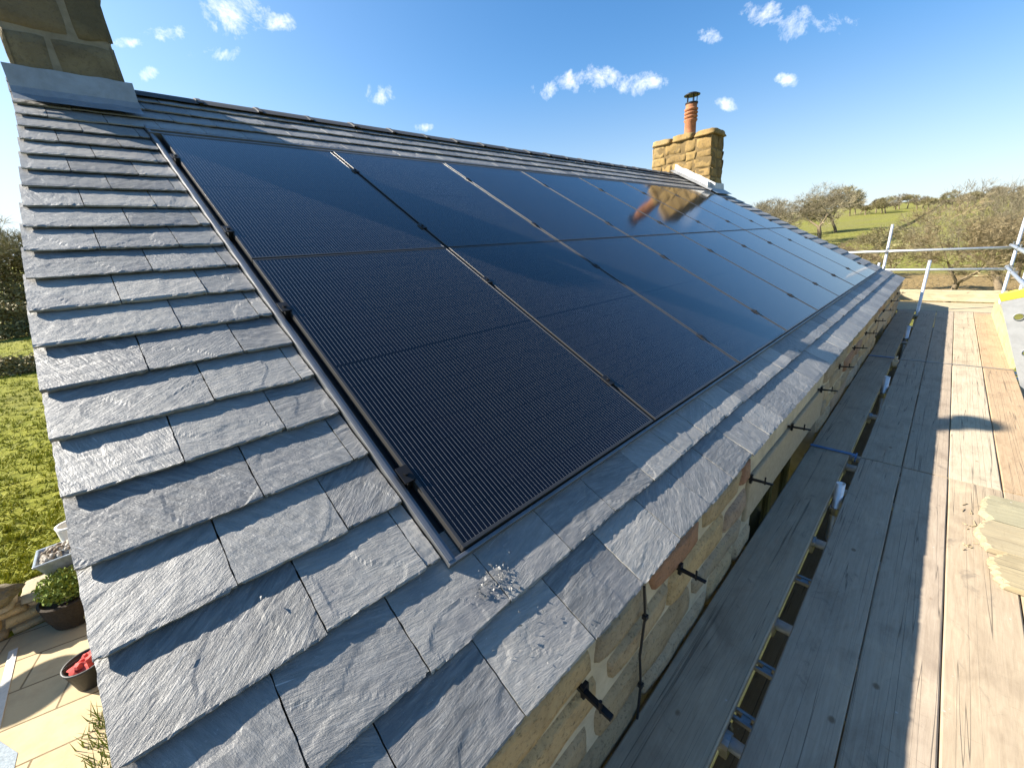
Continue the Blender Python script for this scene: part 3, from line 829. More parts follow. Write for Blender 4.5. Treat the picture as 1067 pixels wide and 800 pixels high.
# ---- gutter brackets driven into the wall under the eaves
for i, x in enumerate([0.125, 0.735, 1.55, 2.34, 3.20, 3.95, 4.75, 5.55, 6.4, 7.3, 8.3, 9.3]):
    b = MB(); tk = 0.0085 if i == 0 else 0.0065
    y0, y1 = WY + 0.02, WY - 0.125
    zz = -0.385; dx = -0.02
    b.hexa([(x - tk, y0, zz - 0.006), (x + tk, y0, zz - 0.006), (x + tk + dx, y1, zz + 0.014), (x - tk + dx, y1, zz + 0.014),
            (x - tk, y0, zz + tk), (x + tk, y0, zz + tk), (x + tk + dx, y1, zz + 0.014 + tk), (x - tk + dx, y1, zz + 0.014 + tk)])
    b.tube((x + dx, y1 + 0.035, zz + 0.005), (x + dx, y1 + 0.035, zz + 0.045), tk * 0.6, seg=8)
    b.box((x - tk - 0.004, WY - 0.03, zz - 0.02), (x + tk + 0.004, WY - 0.018, zz + 0.025))
    obj('gutter_bracket', b, M['black_metal'], house)
# cable clipped to the wall
cb = MB()
pts = [Vector((0.43, WY - 0.035, -0.235)), Vector((0.435, WY - 0.04, -0.36)), Vector((0.418, WY - 0.036, -0.52)), Vector((0.425, WY - 0.04, -0.66)), Vector((0.405, WY - 0.036, -0.95)), Vector((0.42, WY - 0.036, -1.7))]
for a, b in zip(pts[:-1], pts[1:]): cb.tube(a, b, 0.0045, seg=6)
for q in (1, 3): cb.box(pts[q] - Vector((0.008, 0.008, 0.008)), pts[q] + Vector((0.008, 0.008, 0.008)))
tag(obj('cable', cb, M['cable'], base=pts[0]), 'thin black cable running down the stone wall below the eaves', 'cable')

# ------------------------------------------------------------------ solar array
tray = thing('panel_tray', RP(0, 0, -0.04), 'black mounting tray with grey edge flashings recessed into the slates round the solar panels', 'mounting tray')
t = MB(); t.rbox(-0.056, PX1 + 0.056, -0.004, 3.60, -0.062, -0.052)
obj('tray_sheet', t, M['tray'], tray)
for s_ in (0, 1):
    t = MB()
    sx = -1 if s_ == 0 else 1
    ex = -0.056 if s_ == 0 else PX1 + 0.056
    a, b = sorted((ex, ex - sx * 0.004)); t.rbox(a, b, -0.006, 3.62, -0.052, -0.010)
    a, b = sorted((ex - sx * 0.004, ex - sx * 0.018)); t.rbox(a, b, -0.006, 3.62, -0.016, -0.010)
    a, b = sorted((ex - sx * 0.018, ex - sx * 0.030)); t.rbox(a, b, -0.006, 3.62, -0.052, -0.020)
    obj('edge_flashing', t, M['alu'], tray, bevel=0.0015)
t = MB()
t.rbox(-0.056, PX1 + 0.056, 3.455, 3.475, -0.052, -0.004)
t.rbox(-0.056, PX1 + 0.056, 3.475, 3.53, -0.03, -0.024)
t.rbox(-0.056, PX1 + 0.056, 3.53, 3.552, -0.03, -0.006)
t.rbox(-0.056, PX1 + 0.056, 3.552, 3.66, -0.04, -0.034)
obj('top_flashing', t, M['alu'], tray, bevel=0.0015)
t = MB(); t.rbox(-0.056, PX1 + 0.056, -0.016, -0.004, -0.056, -0.012)
obj('bottom_rail', t, M['alu'], tray, bevel=0.0015)
for r in range(2):
    for c in range(NC + 1):
        for lv in (0.30, 1.29):
            x = c * AW - 0.010; v = r * AH + lv
            if c == 0: x = -0.012
            k = MB()
            k.rbox(x - 0.020, x + 0.020, v - 0.032, v + 0.032, 0.0015, 0.006)
            k.rbox(x - 0.0075, x + 0.0075, v - 0.030, v + 0.030, -0.045, 0.0015)
            k.tube(RP(x, v, 0.006), RP(x, v, 0.013), 0.0085, seg=6)
            obj('clamp', k, M['black_metal'], tray)

ordn = ['first', 'second', 'third', 'fourth', 'fifth', 'sixth', 'seventh', 'eighth']
def panel_label(r, c):
    row = 'lower' if r == 0 else 'upper'
    if c == 0: return 'large black solar panel at the near left end of the %s row, beside the slates' % row
    if c == NC - 1: return 'black solar panel at the far end of the %s row, beside the distant verge' % row
    return 'black solar panel, %s from the near left end in the %s row' % (ordn[c], row)
PW, PH = 1.134, 1.712
root0 = thing('solar_panel', (0, 0, 0), panel_label(0, 0), 'solar panel', 'black solar panels set into the slate roof')
fr = MB(); fw = 0.011
fr.box((0, 0, -0.035), (PW, fw, 0)); fr.box((0, PH - fw, -0.035), (PW, PH, 0))
fr.box((0, fw, -0.035), (fw, PH - fw, 0)); fr.box((PW - fw, fw, -0.035), (PW, PH - fw, 0))
obj('frame', fr, M['frame'], root0, bevel=0.0012)
obj('glass', MB().box((fw, fw, -0.008), (PW - fw, PH - fw, -0.0015)), M['glass'], root0)
prng = random.Random(3)
for r in range(2):
    for c in range(NC):
        if r == 0 and c == 0: o = root0
        else:
            o = root0.copy(); COL.objects.link(o)
            for ch in root0.children:
                q = ch.copy(); COL.objects.link(q); q.parent = o
        o['label'] = panel_label(r, c)
        o.location = RP(c * AW, r * AH + 0.001, prng.uniform(-0.001, 0.001))
        o.rotation_euler = (PITCH + prng.uniform(-0.0012, 0.0012), prng.uniform(-0.0012, 0.0012), 0)

# slate crumbs left on the lower courses
cr = MB(); q = random.Random(21)
for (cx, cv, n, s_) in ((0.03, -0.115, 150, 0.032), (0.02, -0.27, 18, 0.03), (0.06, -0.33, 12, 0.05), (-0.3, 0.12, 6, 0.1)):
    for _ in range(n):
        x, v = q.gauss(cx, s_ * 1.3), q.gauss(cv, s_ * 0.8); r = 0.0015 + 0.0065 * q.random() ** 2.2
        nb = SN - 0.002
        pts = [RP(x + r * q.uniform(-1, 1.0), v + r * q.uniform(-1, 1), nb + r * q.uniform(-0.2, 1.3)) for _ in range(4)]
        cr.add(pts, [(0, 1, 2), (0, 2, 3), (0, 3, 1), (1, 3, 2)])
tag(obj('slate_crumbs', cr, M['slate'], base=RP(0.03, -0.12, SN)), 'little heap of grey slate crumbs on the lower courses below the first panel', 'debris', kind='stuff')

# ------------------------------------------------------------------ scaffold
DZ = -0.82
def board(p0, p1, width, label, tint, thick=0.038, z=None, bands=False, name='scaffold_board', group='wooden scaffold boards', seed=0, cat='board', roll=0.0):
    """a plank from p0 to p1 (centre line of its top face)"""
    p0, p1 = Vector(p0), Vector(p1)
    d = p1 - p0; L = d.length; ang = math.atan2(d.y, d.x)
    rr = random.Random(seed)
    root = bpy.data.objects.new(name, None); COL.objects.link(root)
    root.location = p0; root.rotation_euler = (roll, 0, ang); root.empty_display_size = 0.1
    ORIG[root] = Vector((0, 0, 0)); tag(root, label, cat, group)
    mb = MB(); n = max(6, int(L / 0.12)); vs = []; fs = []
    sd = rr.random() * 50
    cup = rr.uniform(-0.002, 0.002)
    for i in range(n + 1):
        x = L * i / n
        e = 0.0025
        wl = width / 2 + e * noise.noise(Vector((x * 2.2, sd, 0))); wr = width / 2 + e * noise.noise(Vector((x * 2.2, sd, 7)))
        z = 0.002 * noise.noise(Vector((x * 0.8, sd, 3)))
        vs += [(x, -wl, z - thick), (x, wr, z - thick), (x, wr, z - 0.004), (x, wr - 0.005, z), (x, 0, z + cup), (x, -wl + 0.005, z), (x, -wl, z - 0.004)]
    m_ = 7
    for i in range(n):
        for j in range(m_):
            a = i * m_ + j; b = i * m_ + (j + 1) % m_
            fs.append((a, a + m_, b + m_, b))
    fs.append(tuple(range(m_))); fs.append(tuple(range(m_ * (n + 1) - 1, m_ * n - 1, -1)))
    mb.add(vs, fs)
    o = obj('plank', mb, M['wood'], root, tint=tint)
    if bands:
        for xa, xb in ((0.0, 0.02), (L - 0.02, L)):
            b = MB(); h = width / 2 + 0.0035
            b.box((xa, -h, 0.0025), (xb, h, 0.0045)); b.box((xa, h - 0.0015, -thick), (xb, h, 0.0025)); b.box((xa, -h, -thick), (xb, -h + 0.0015, 0.0025))
            obj('end_band', b, M['band'], root)
    return root
ROWS = [(-0.642, -0.8645, 'beside the narrow gap'), (-0.867, -1.0905, 'second out from the gap'), (-1.0935, -1.326, 'third out from the gap'), (-1.3295, -1.556, 'along the outer edge')]
BAYS = [(-2.6, 3.095, 'nearest the camera'), (3.108, 6.272, 'in the middle of the walkway'), (6.290, 10.42, 'at the far end of the walkway')]
TINT = {(0, 0): (0.35, 0.285, 0.215), (1, 0): (0.335, 0.275, 0.21), (2, 0): (0.36, 0.29, 0.205), (3, 0): (0.36, 0.285, 0.195),
        (0, 1): (0.34, 0.28, 0.21), (1, 1): (0.33, 0.27, 0.205), (2, 1): (0.42, 0.36, 0.265), (3, 1): (0.37, 0.27, 0.17),
        (0, 2): (0.34, 0.28, 0.21), (1, 2): (0.345, 0.285, 0.215), (2, 2): (0.40, 0.335, 0.24), (3, 2): (0.37, 0.265, 0.17)}
TONE = ['grey weathered', 'grey weathered', 'pale sunlit', 'tan sunlit']
for i, (y0, y1, wh) in enumerate(ROWS):
    for j, (x0, x1, wb) in enumerate(BAYS):
        yc = (y0 + y1) / 2
        board((x0 + 0.01 * ((i * 7 + j) % 3 - 1) * 0.4, yc, DZ), (x1, yc, DZ), abs(y1 - y0) - 0.002, '%s scaffold board %s, %s' % (TONE[i], wh, wb), TINT[(i, j)], seed=10 * i + j, bands=j == 2)
for j, (x0, x1, wb) in enumerate(BAYS):
    board((x0, -0.458, DZ + 0.002), (x1 + (0.03 if j == 1 else 0), -0.458, DZ + 0.002), 0.243, 'grey inside board between stone wall and gap, %s' % wb, ((0.35, 0.285, 0.205), (0.335, 0.275, 0.20), (0.31, 0.255, 0.185))[j], seed=60 + j)
# return platform across the gable end
for i in range(5):
    x = 10.55 + 0.232 * i
    board((x, 1.2 - 0.05 * (i % 2), DZ + 0.002), (x, -1.70, DZ + 0.002), 0.226, '%s board running across the gable end platform' % ['first and nearest', 'second', 'third', 'fourth', 'fifth and farthest'][i], (0.40, 0.335, 0.22), seed=80 + i)
def toe(p0, p1, label, tint, seed):
    o = board(p0, p1, 0.225, label, tint, thick=0.034, bands=False, name='toe_board', group='toe boards on edge', seed=seed, cat='toe board', roll=0)
    o.rotation_euler = (R(90), 0, o.rotation_euler.z)
    return o
toe((11.73, 1.4, DZ + 0.117), (11.73, -1.75, DZ + 0.117), 'bright pale toe board standing on edge across the far gable platform', (0.45, 0.38, 0.25), 90)
toe((6.35, -1.562, DZ + 0.117), (10.2, -1.562, DZ + 0.117), 'yellowish toe board standing on edge along the outer side of the walkway', (0.56, 0.47, 0.22), 91)
# lower lift board seen through the gap
for i, (xa, xb, lab) in enumerate(((-2.0, 3.3, 'nearest the camera'), (3.32, 7.0, 'half way along'), (7.02, 10.6, 'at the far end'))):
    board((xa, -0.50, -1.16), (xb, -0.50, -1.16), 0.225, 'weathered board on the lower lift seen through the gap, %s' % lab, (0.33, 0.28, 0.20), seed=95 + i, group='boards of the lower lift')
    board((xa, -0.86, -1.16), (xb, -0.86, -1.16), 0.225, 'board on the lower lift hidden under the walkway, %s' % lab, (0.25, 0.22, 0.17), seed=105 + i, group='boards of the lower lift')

TR = 0.0242
def hollow_end(mb, p, d):
    pass
def tube_thing(p0, p1, label, group='galvanised scaffold tubes', couplers=(), mat=None, name='scaffold_tube'):
    p0, p1 = Vector(p0), Vector(p1)
    root = thing(name, p0, label, 'scaffold tube', group)
    d = (p1 - p0).normalized()
    a = d.orthogonal().normalized(); b = d.cross(a); seg = 14
    mb = MB(); vs = []; fs = []
    ri = TR - 0.004
    for p, r in ((p0 + d * 0.06, ri), (p0, ri), (p0, TR), (p1, TR), (p1, ri), (p1 - d * 0.06, ri)):
        for i in range(seg):
            t = 2 * math.pi * i / seg
            vs.append(p + (a * math.cos(t) + b * math.sin(t)) * r)
    for k in range(5):
        for i in range(seg):
            j = (i + 1) % seg
            fs.append((k * seg + i, k * seg + j, (k + 1) * seg + j, (k + 1) * seg + i))
    fs.append(tuple(range(seg))); fs.append(tuple(range(6 * seg - 1, 5 * seg - 1, -1)))
    o = obj('tube', mb.add(vs, fs), mat or M['galv'], root)
    for pl in o.data.polygons[:]: pl.use_smooth = len(pl.vertices) == 4
    for (f, off) in couplers:
        c = p0.lerp(p1, f); off = Vector(off)
        k = MB()
        k.tube(c - d * 0.025, c + d * 0.025, TR + 0.009, seg=10)
        mid = c + off * 0.5
        on = off.normalized(); sd = d.cross(on).normalized()
        k.hexa([c + on * 0.02 + d * sx * 0.024 + sd * sy * 0.024 for sx, sy in ((-1, -1), (1, -1), (1, 1), (-1, 1))] + [c + on * 0.06 + d * sx * 0.024 + sd * sy * 0.024 for sx, sy in ((-1, -1), (1, -1), (1, 1), (-1, 1))])
        k.tube(c + sd * 0.02 + on * 0.012, c + sd * 0.075 + on * 0.012, 0.008, seg=6)
        k.tube(c + sd * 0.05 + on * 0.012, c + sd * 0.062 + on * 0.012, 0.016, seg=6)
        obj('coupler', k, M['coupler'], root)
    return root
# inner standards rising in the gap
tube_thing((2.45, -0.611, -3.6), (2.45, -0.611, -0.735), 'short upright scaffold tube ending level with the deck in the gap, nearest the camera', 'upright scaffold tubes in the gap', [(0.93, (0, -0.05, 0))])
tube_thing((5.05, -0.611, -3.6), (5.05, -0.611, -0.72), 'upright scaffold tube ending just above the deck in the gap at mid walkway', 'upright scaffold tubes in the gap', [(0.93, (0, -0.05, 0))])
tube_thing((7.75, -0.611, -3.6), (7.75, -0.611, -0.66), 'upright scaffold tube ending low in the gap towards the far end', 'upright scaffold tubes in the gap', [(0.93, (0, -0.05, 0))])
tube_thing((10.30, -0.615, -3.6), (10.30, -0.615, 0.10), 'upright tube standing waist high out of the gap at the far end of the walkway', 'upright scaffold tubes in the gap', [(0.72, (0, -0.05, 0))])
# end guard rails and standards past the gable
tube_thing((11.60, 0.10, -3.6), (11.60, 0.10, 0.76), 'tall pale upright at the gable corner just past the slate verge', 'upright scaffold tubes at the gable end', [(0.88, (-0.05, 0, 0)), (0.785, (-0.05, 0, 0))])
tube_thing((11.75, 0.20, -3.6), (11.75, 0.20, -0.02), 'short pale upright close behind the tall one at the gable corner', 'upright scaffold tubes at the gable end')
tube_thing((11.55, -1.68, -3.6), (11.55, -1.68, 1.3), 'tall upright at the far outer corner of the scaffold', 'upright scaffold tubes at the gable end', [(0.78, (0, 0.05, 0)), (0.71, (0, 0.05, 0))])
tube_thing((10.15, -1.76, -3.6), (10.15, -1.76, 1.4), 'tall upright on the outer side next to the far corner', 'upright scaffold tubes at the gable end', [(0.76, (0, 0.05, 0))])
tube_thing((11.55, 0.95, 0.225), (11.55, -1.62, 0.215), 'upper horizontal guard rail across the gable end platform', 'horizontal guard rails', [(0.33, (0.05, 0, 0))])
tube_thing((11.55, 0.70, -0.16), (11.55, -1.62, -0.17), 'lower horizontal guard rail across the gable end platform', 'horizontal guard rails', [(0.26, (0.05, 0, 0))])
tube_thing((11.75, -1.615, 0.25), (-2.4, -1.615, 0.25), 'upper guard rail running along the outer side of the walkway', 'horizontal guard rails', [(0.02, (0, -0.05, 0)), (0.11, (0, -0.05, 0))])
tube_thing((11.45, -1.62, -0.12), (-2.4, -1.62, -0.12), 'lower guard rail running along the outer side of the walkway', 'horizontal guard rails', [(0.02, (0, -0.05, 0)), (0.09, (0, -0.05, 0))])
# ledgers and transoms under the boards
tube_thing((-2.6, -0.55, -0.935), (10.6, -0.55, -0.935), 'long ledger tube running under the inside board beside the gap', 'tubes under the boards')
tube_thing((-2.6, -1.50, -0.935), (10.6, -1.50, -0.935), 'long ledger tube under the outer edge boards of the walkway', 'tubes under the boards')
for i, (x, lab) in enumerate([(-0.3, 'nearest the camera'), (0.30, 'by the bottom edge of the picture'), (0.60, 'second along from the bottom edge'), (1.23, 'before the near window'), (1.95, 'below the near window lintel'), (2.62, 'just before the first board joint'),
                (3.02, 'at the first board joint on its near side'), (3.20, 'at the first board joint on its far side'), (4.2, 'beyond the first board joint'), (5.2, 'at mid walkway'), (6.18, 'at the second board joint on its near side'), (6.42, 'at the second board joint on its far side'), (7.6, 'below the far window'), (8.9, 'beyond the far window'), (10.1, 'under the far end of the walkway')]):
    tube_thing((x, WY - 0.015 - 0.01 * (i % 3), -0.8845), (x, -1.72, -0.8845), 'cross tube carrying the boards, %s' % lab, 'tubes under the boards', [(0.17, (0, 0, -0.05))], mat=M['galv'])
# flat double cross bars in the gap
for x, lab in ((0.68, 'lowest in the picture'), (0.93, 'next after the lowest'), (1.55, 'higher up the gap')):
    b = MB(); b.box((x, -1.2, -0.88), (x + 0.012, WY - 0.05, -0.862)); b.box((x + 0.035, -1.2, -0.88), (x + 0.047, WY - 0.05, -0.862)); b.box((x + 0.012, -0.63, -0.876), (x + 0.035, -0.60, -0.866))
    tag(obj('board_clip', b, M['coupler'], base=(x, -0.6, -0.83)), 'flat double steel bar bridging the gap under the boards, %s' % lab, 'clip bar', 'flat steel bars in the gap')
# blue painted steel straps at the inside board joints
for x, lab, yy in ((3.085, 'near', (-0.60, -0.335)), (6.285, 'far', (-0.585, -0.335))):
    b = MB(); b.box((x, yy[0], DZ + 0.0085), (x + 0.035, yy[1], DZ + 0.0115)); b.box((x - 0.02, yy[0] - 0.02, DZ - 0.03), (x + 0.06, yy[0] - 0.012, DZ + 0.0085)); b.box((x, yy[0] - 0.012, DZ + 0.0005), (x + 0.035, yy[0], DZ + 0.0085))
    tag(obj('joint_strap', b, M['blue_band'], base=(x, -0.46, DZ)), 'blue painted steel strap over the %s inside board joint' % lab, 'strap', 'blue board straps')
# small pale wooden wedge beside the far strap
b = MB().box((6.02, -0.635, DZ - 0.03), (6.14, -0.585, DZ + 0.03)).box((6.06, -0.625, DZ + 0.03), (6.12, -0.595, DZ + 0.075))
tag(obj('wooden_wedge', b, M['wood'], base=(6.08, -0.61, DZ), bevel=0.004, tint=(0.55, 0.45, 0.30)), 'small pale wooden wedge jammed in the gap beside the far blue strap', 'wedge')
# loose short boards with split ends at the right edge
for i, (x0, x1, y0, tint) in enumerate(((2.02, 2.30, -1.245, (0.33, 0.275, 0.17)), (2.305, 2.60, -1.205, (0.32, 0.27, 0.175)), (2.605, 2.92, -1.225, (0.29, 0.265, 0.175)))):
    mb = MB(); rr = random.Random(40 + i); n = 22; vs = []; fs = []
    zt = DZ + 0.034 + 0.0015 * i
    for q in range(n + 1):
        x = x0 + (x1 - x0) * q / n
        y = y0 + 0.02 * noise.noise(Vector((x * 12, i, 2))) + rr.uniform(-0.008, 0.008) - 0.03 * ((q / n - 0.5) ** 2) * 4
        dz = 0.002 * noise.noise(Vector((x * 20, 3, i)))
        vs += [(x, y + 0.006, DZ + 0.006), (x, y, zt - 0.006 + dz), (x, y - 0.012, zt + dz), (x, -1.78, zt), (x, -1.78, DZ + 0.006)]
    for q in range(n):
        for j in range(5):
            a = q * 5 + j; c = q * 5 + (j + 1) % 5
            fs.append((a, a + 5, c + 5, c))
    fs.append((0, 1, 2, 3, 4)); fs.append(tuple(5 * n + j for j in (4, 3, 2, 1, 0)))
    mb.add(vs, fs)
    # local x must follow the grain, so build turned
    R90 = Matrix.Rotation(R(-90), 4, 'Z')
    base = Vector(((x0 + x1) / 2, y0, DZ))
    mb.v = [R90 @ (p - base) for p in mb.v]
    o = obj('broken_board', mb, M['wood'], tint=tint)
    o.location = base; o.rotation_euler = (0, 0, R(90))
    tag(o, 'short split board crosswise on the sunlit walkway, %s' % ['nearest of the three', 'middle of the three', 'farthest of the three with a greenish corner'][i], 'board', 'short split boards at the right edge')
# splinters beside them
sp = MB(); rr = random.Random(77)
for _ in range(16):
    x, y = rr.uniform(2.25, 2.8), rr.uniform(-1.21, -1.16); L = rr.uniform(0.01, 0.05); a = rr.uniform(0, 3.1)
    dx, dy = L * math.cos(a), L * math.sin(a)
    sp.hexa([(x, y, DZ + 0.003), (x + dx, y + dy, DZ + 0.003), (x + dx, y + dy + 0.003, DZ + 0.003), (x, y + 0.004, DZ + 0.003), (x, y, DZ + 0.007), (x + dx, y + dy, DZ + 0.006), (x + dx, y + dy + 0.003, DZ + 0.006), (x, y + 0.004, DZ + 0.008)])
tag(obj('splinters', sp, M['wood'], base=(2.5, -1.19, DZ), tint=(0.4, 0.32, 0.2)), 'loose wood splinters beside the ragged ends of the split boards', 'debris', kind='stuff')

# perforated steel board leaning against the outer side
P1 = Vector((5.82, -1.325, 0.11)); dn = Vector((-0.10, -0.33, -0.93)).normalized()
wv = dn.cross(CPOS - P1).normalized(); wv = wv if wv.x > 0 else -wv
nv = wv.cross(dn).normalized()
if nv.dot(CPOS - P1) < 0: nv = -nv
L = 4.0; hw = 0.09
root = thing('steel_board', P1, 'grey perforated steel board with a yellow end leaning on the outer side of the scaffold', 'steel board')
mb = MB(); pitch = 0.36; rad = 0.030
for k in range(int(L / pitch)):
    c = P1 + dn * (0.29 + pitch * k); hp = pitch / 2
    if k == 0: pass
    vs = []; n = 24
    sq = []
    for i in range(n):
        a = 2 * math.pi * i / n; ca, sa = math.cos(a), math.sin(a)
        m_ = max(abs(ca), abs(sa)); sq.append((ca / m_ * hw, sa / m_ * hp))
    for i in range(n): vs.append(c + wv * sq[i][0] + dn * sq[i][1])
    for i in range(n):
        a = 2 * math.pi * i / n; vs.append(c + wv * rad * 1.25 * math.cos(a) + dn * rad * 1.25 * math.sin(a))
    for i in range(n):
        a = 2 * math.pi * i / n; vs.append(c + wv * rad * 1.1 * math.cos(a) + dn * rad * 1.1 * math.sin(a) + nv * 0.012)
    for i in range(n):
        a = 2 * math.pi * i / n; vs.append(c + wv * rad * math.cos(a) + dn * rad * math.sin(a) - nv * 0.03)
    mb.add(vs, [(s_ * n + i, s_ * n + (i + 1) % n, (s_ + 1) * n + (i + 1) % n, (s_ + 1) * n + i) for s_ in range(3) for i in range(n)])
a0, a1 = 0.29 - pitch / 2, 0.29 - pitch / 2 + pitch * int(L / pitch)
for sx in (-1, 1):
    e = P1 + wv * sx * hw
    q = [e + dn * a0, e + dn * a1]
    mb.add([q[0], q[1], q[1] - nv * 0.06, q[0] - nv * 0.06], [(0, 1, 2, 3)])
    i2 = wv * (-sx * 0.03)
    mb.add([q[0] - nv * 0.06, q[1] - nv * 0.06, q[1] - nv * 0.06 + i2, q[0] - nv * 0.06 + i2], [(0, 1, 2, 3)])
obj('deck_plate', mb, M['steel_board'], root)
c = MB(); e = P1 + dn * (a0 - 0.0)
c.hexa([e - wv * hw - nv * 0.06, e + wv * hw - nv * 0.06, e + wv * hw - nv * 0.06 - dn * 0.085, e - wv * hw - nv * 0.06 - dn * 0.085,
        e - wv * hw + nv * 0.003, e + wv * hw + nv * 0.003, e + wv * hw + nv * 0.003 - dn * 0.085, e - wv * hw + nv * 0.003 - dn * 0.085])
obj('end_cap', c, M['yellow'], root, bevel=0.01)

# ------------------------------------------------------------------ patio corner, lower left
# retaining wall of rough stones
rw = MB(); rr = random.Random(31)
wthing = thing('dry_stone_wall', (-3, 7.1, -3.6), 'low dry stone retaining wall between the patio and the meadow', 'wall')
rw.box((-9, 6.98, -3.62), (0.2, 7.3, -3.19))
obj('wall_core', rw, M['mortar_dark'], wthing)
fs_ = MB()
stone_face(fs_, Vector((-9, 6.97, -3.6)), Vector((1, 0, 0)), Vector((0, 0, 1)), Vector((0, -1, 0)), 9.2, [0.13, 0.15, 0.12], 0.22, 0.5, 0.06, rr, gap=0.02, nu=6, nv=4, rough=0.02)
obj('facing_stones', fs_, M['sandstone'], wthing, smooth=True)
cs = MB(); x = -9
while x < 0.2:
    w_ = rr.uniform(0.35, 0.7); h = rr.uniform(0.06, 0.11)
    y0, y1 = 6.9 + rr.uniform(-0.04, 0.03), 7.42 + rr.uniform(-0.08, 0.08)
    rough_box(cs, [(x, y0, -3.20), (x + w_ - 0.02, y0, -3.20), (x + w_ - 0.02, y1, -3.20), (x, y1, -3.20), (x + 0.02, y0 + 0.03, -3.20 + h), (x + w_ - 0.05, y0 + 0.02, -3.20 + h * 0.9), (x + w_ - 0.04, y1 - 0.03, -3.20 + h), (x + 0.03, y1 - 0.02, -3.20 + h)], 7, 0.02, rr, 0.25)
    x += w_
obj('coping_stone', cs, M['lintel'], wthing, smooth=True)
def blob(mb, c, r, rr, sq=(1, 1, 1), seg=14, ring=9, rough=0.15):
    sd = rr.random() * 50; vs = []; fs = []
    for j in range(ring + 1):
        th = math.pi * j / ring
        for i in range(seg):
            ph = 2 * math.pi * i / seg
            d = Vector((math.sin(th) * math.cos(ph), math.sin(th) * math.sin(ph), math.cos(th)))
            k = r * (1 + rough * noise.noise(d * 2.2 + Vector((sd, 0, 0))))
            vs.append(Vector(c) + Vector((d.x * sq[0], d.y * sq[1], d.z * sq[2])) * k)
    for j in range(ring):
        for i in range(seg): fs.append((j * seg + i, (j + 1) * seg + i, (j + 1) * seg + (i + 1) % seg, j * seg + (i + 1) % seg))
    mb.add(vs, fs)
b = MB(); blob(b, (-2.66, 7.0, -3.01), 0.25, rr, (1.1, 0.8, 0.62), rough=0.35)
tag(obj('boulder', b, M['chimney_dark'], base=(-2.66, 7.0, -3.0), smooth=False), 'dark angular rock sitting on top of the dry stone wall', 'rock')
b = MB(); blob(b, (-1.86, 6.52, -3.49), 0.12, rr, (1, 1, 0.95))
tag(obj('boulder', b, M['boulder'], base=(-1.86, 6.52, -3.6), smooth=True), 'small rounded yellow stone on the patio at the foot of the wall', 'rock')
# glazed planter with pebbles
px, py, pz = -1.95, 7.12, -3.11
pot = thing('planter', (px, py, pz), 'grey glazed square planter heaped with pebbles on the dry stone wall', 'planter')
b = MB(); h = 0.34
vs = []; ring = []
for (s_, z) in ((0.14, 0), (0.235, h), (0.255, h), (0.255, h + 0.03), (0.225, h + 0.03), (0.20, h - 0.02)):
    vs += [(px - s_, py - s_, pz + z), (px + s_, py - s_, pz + z), (px + s_, py + s_, pz + z), (px - s_, py + s_, pz + z)]
b.add(vs, [(3, 2, 1, 0)] + [(4 * k + i, 4 * k + (i + 1) % 4, 4 * k + 4 + (i + 1) % 4, 4 * k + 4 + i) for k in range(5) for i in range(4)] + [(20, 21, 22, 23)])
obj('pot_body', b, M['glaze'], pot, bevel=0.008)
b = MB()
for _ in range(90):
    rr_ = rr.uniform(0.016, 0.035)
    x, y = rr.uniform(-0.19, 0.19), rr.uniform(-0.19, 0.19)
    blob(b, (px + x, py + y, pz + h - 0.01 + 0.07 * max(0, 1 - (x * x + y * y) / 0.05) + rr.uniform(0, 0.02)), rr_, rr, seg=7, ring=5)
o = obj('pebbles', b, M['pebble'], pot, smooth=True); o['kind'] = 'stuff'
b = MB().lathe((-1.82, 7.46, -3.15), [(0.10, 0), (0.13, 0.02), (0.15, 0.40), (0.155, 0.56), (0.16, 0.60), (0.13, 0.60), (0.12, 0.52)])
tag(obj('white_pot', b, M['white'], base=(-1.82, 7.46, -3.15), smooth=True), 'plain white garden pot standing just behind the glazed planter', 'pot')
# shrub in a dark woven basket
sh = thing('potted_shrub', (-1.98, 6.62, -3.6), 'rounded bright green shrub in a dark woven basket in front of the wall', 'plant')
bx, by = -1.98, 6.68
b = MB().lathe((bx, by, -3.6), [(0.20, 0), (0.25, 0.03), (0.29, 0.2), (0.30, 0.36), (0.31, 0.40), (0.28, 0.41), (0.27, 0.34)], seg=28)
obj('basket', b, M['basket'], sh)
def leaf_cloud(mb, c, rad, n, size, rr, shell=0.55):
    for _ in range(n):
        while True:
            d = Vector((rr.gauss(0, 1), rr.gauss(0, 1), rr.gauss(0, 1)))
            if d.length > 0.01: break
        d.normalize()
        k = rr.uniform(shell, 1.0) * (1 + 0.22 * noise.noise(d * 2.1 + Vector(c)))
        p = Vector(c) + Vector((d.x * rad[0], d.y * rad[1], d.z * rad[2])) * k
        u = Vector((rr.gauss(0, 1), rr.gauss(0, 1), rr.gauss(0, 1))).normalized(); v = u.orthogonal().normalized()
        s_ = size * rr.uniform(0.6, 1.3)
        mb.add([p - u * s_, p + v * s_ * 0.45, p + u * s_, p - v * s_ * 0.45], [(0, 1, 2, 3)])
b = MB(); leaf_cloud(b, (bx, by, -3.05), (0.28, 0.27, 0.22), 2200, 0.026, rr, 0.3)
obj('foliage', b, M['shrub'], sh)
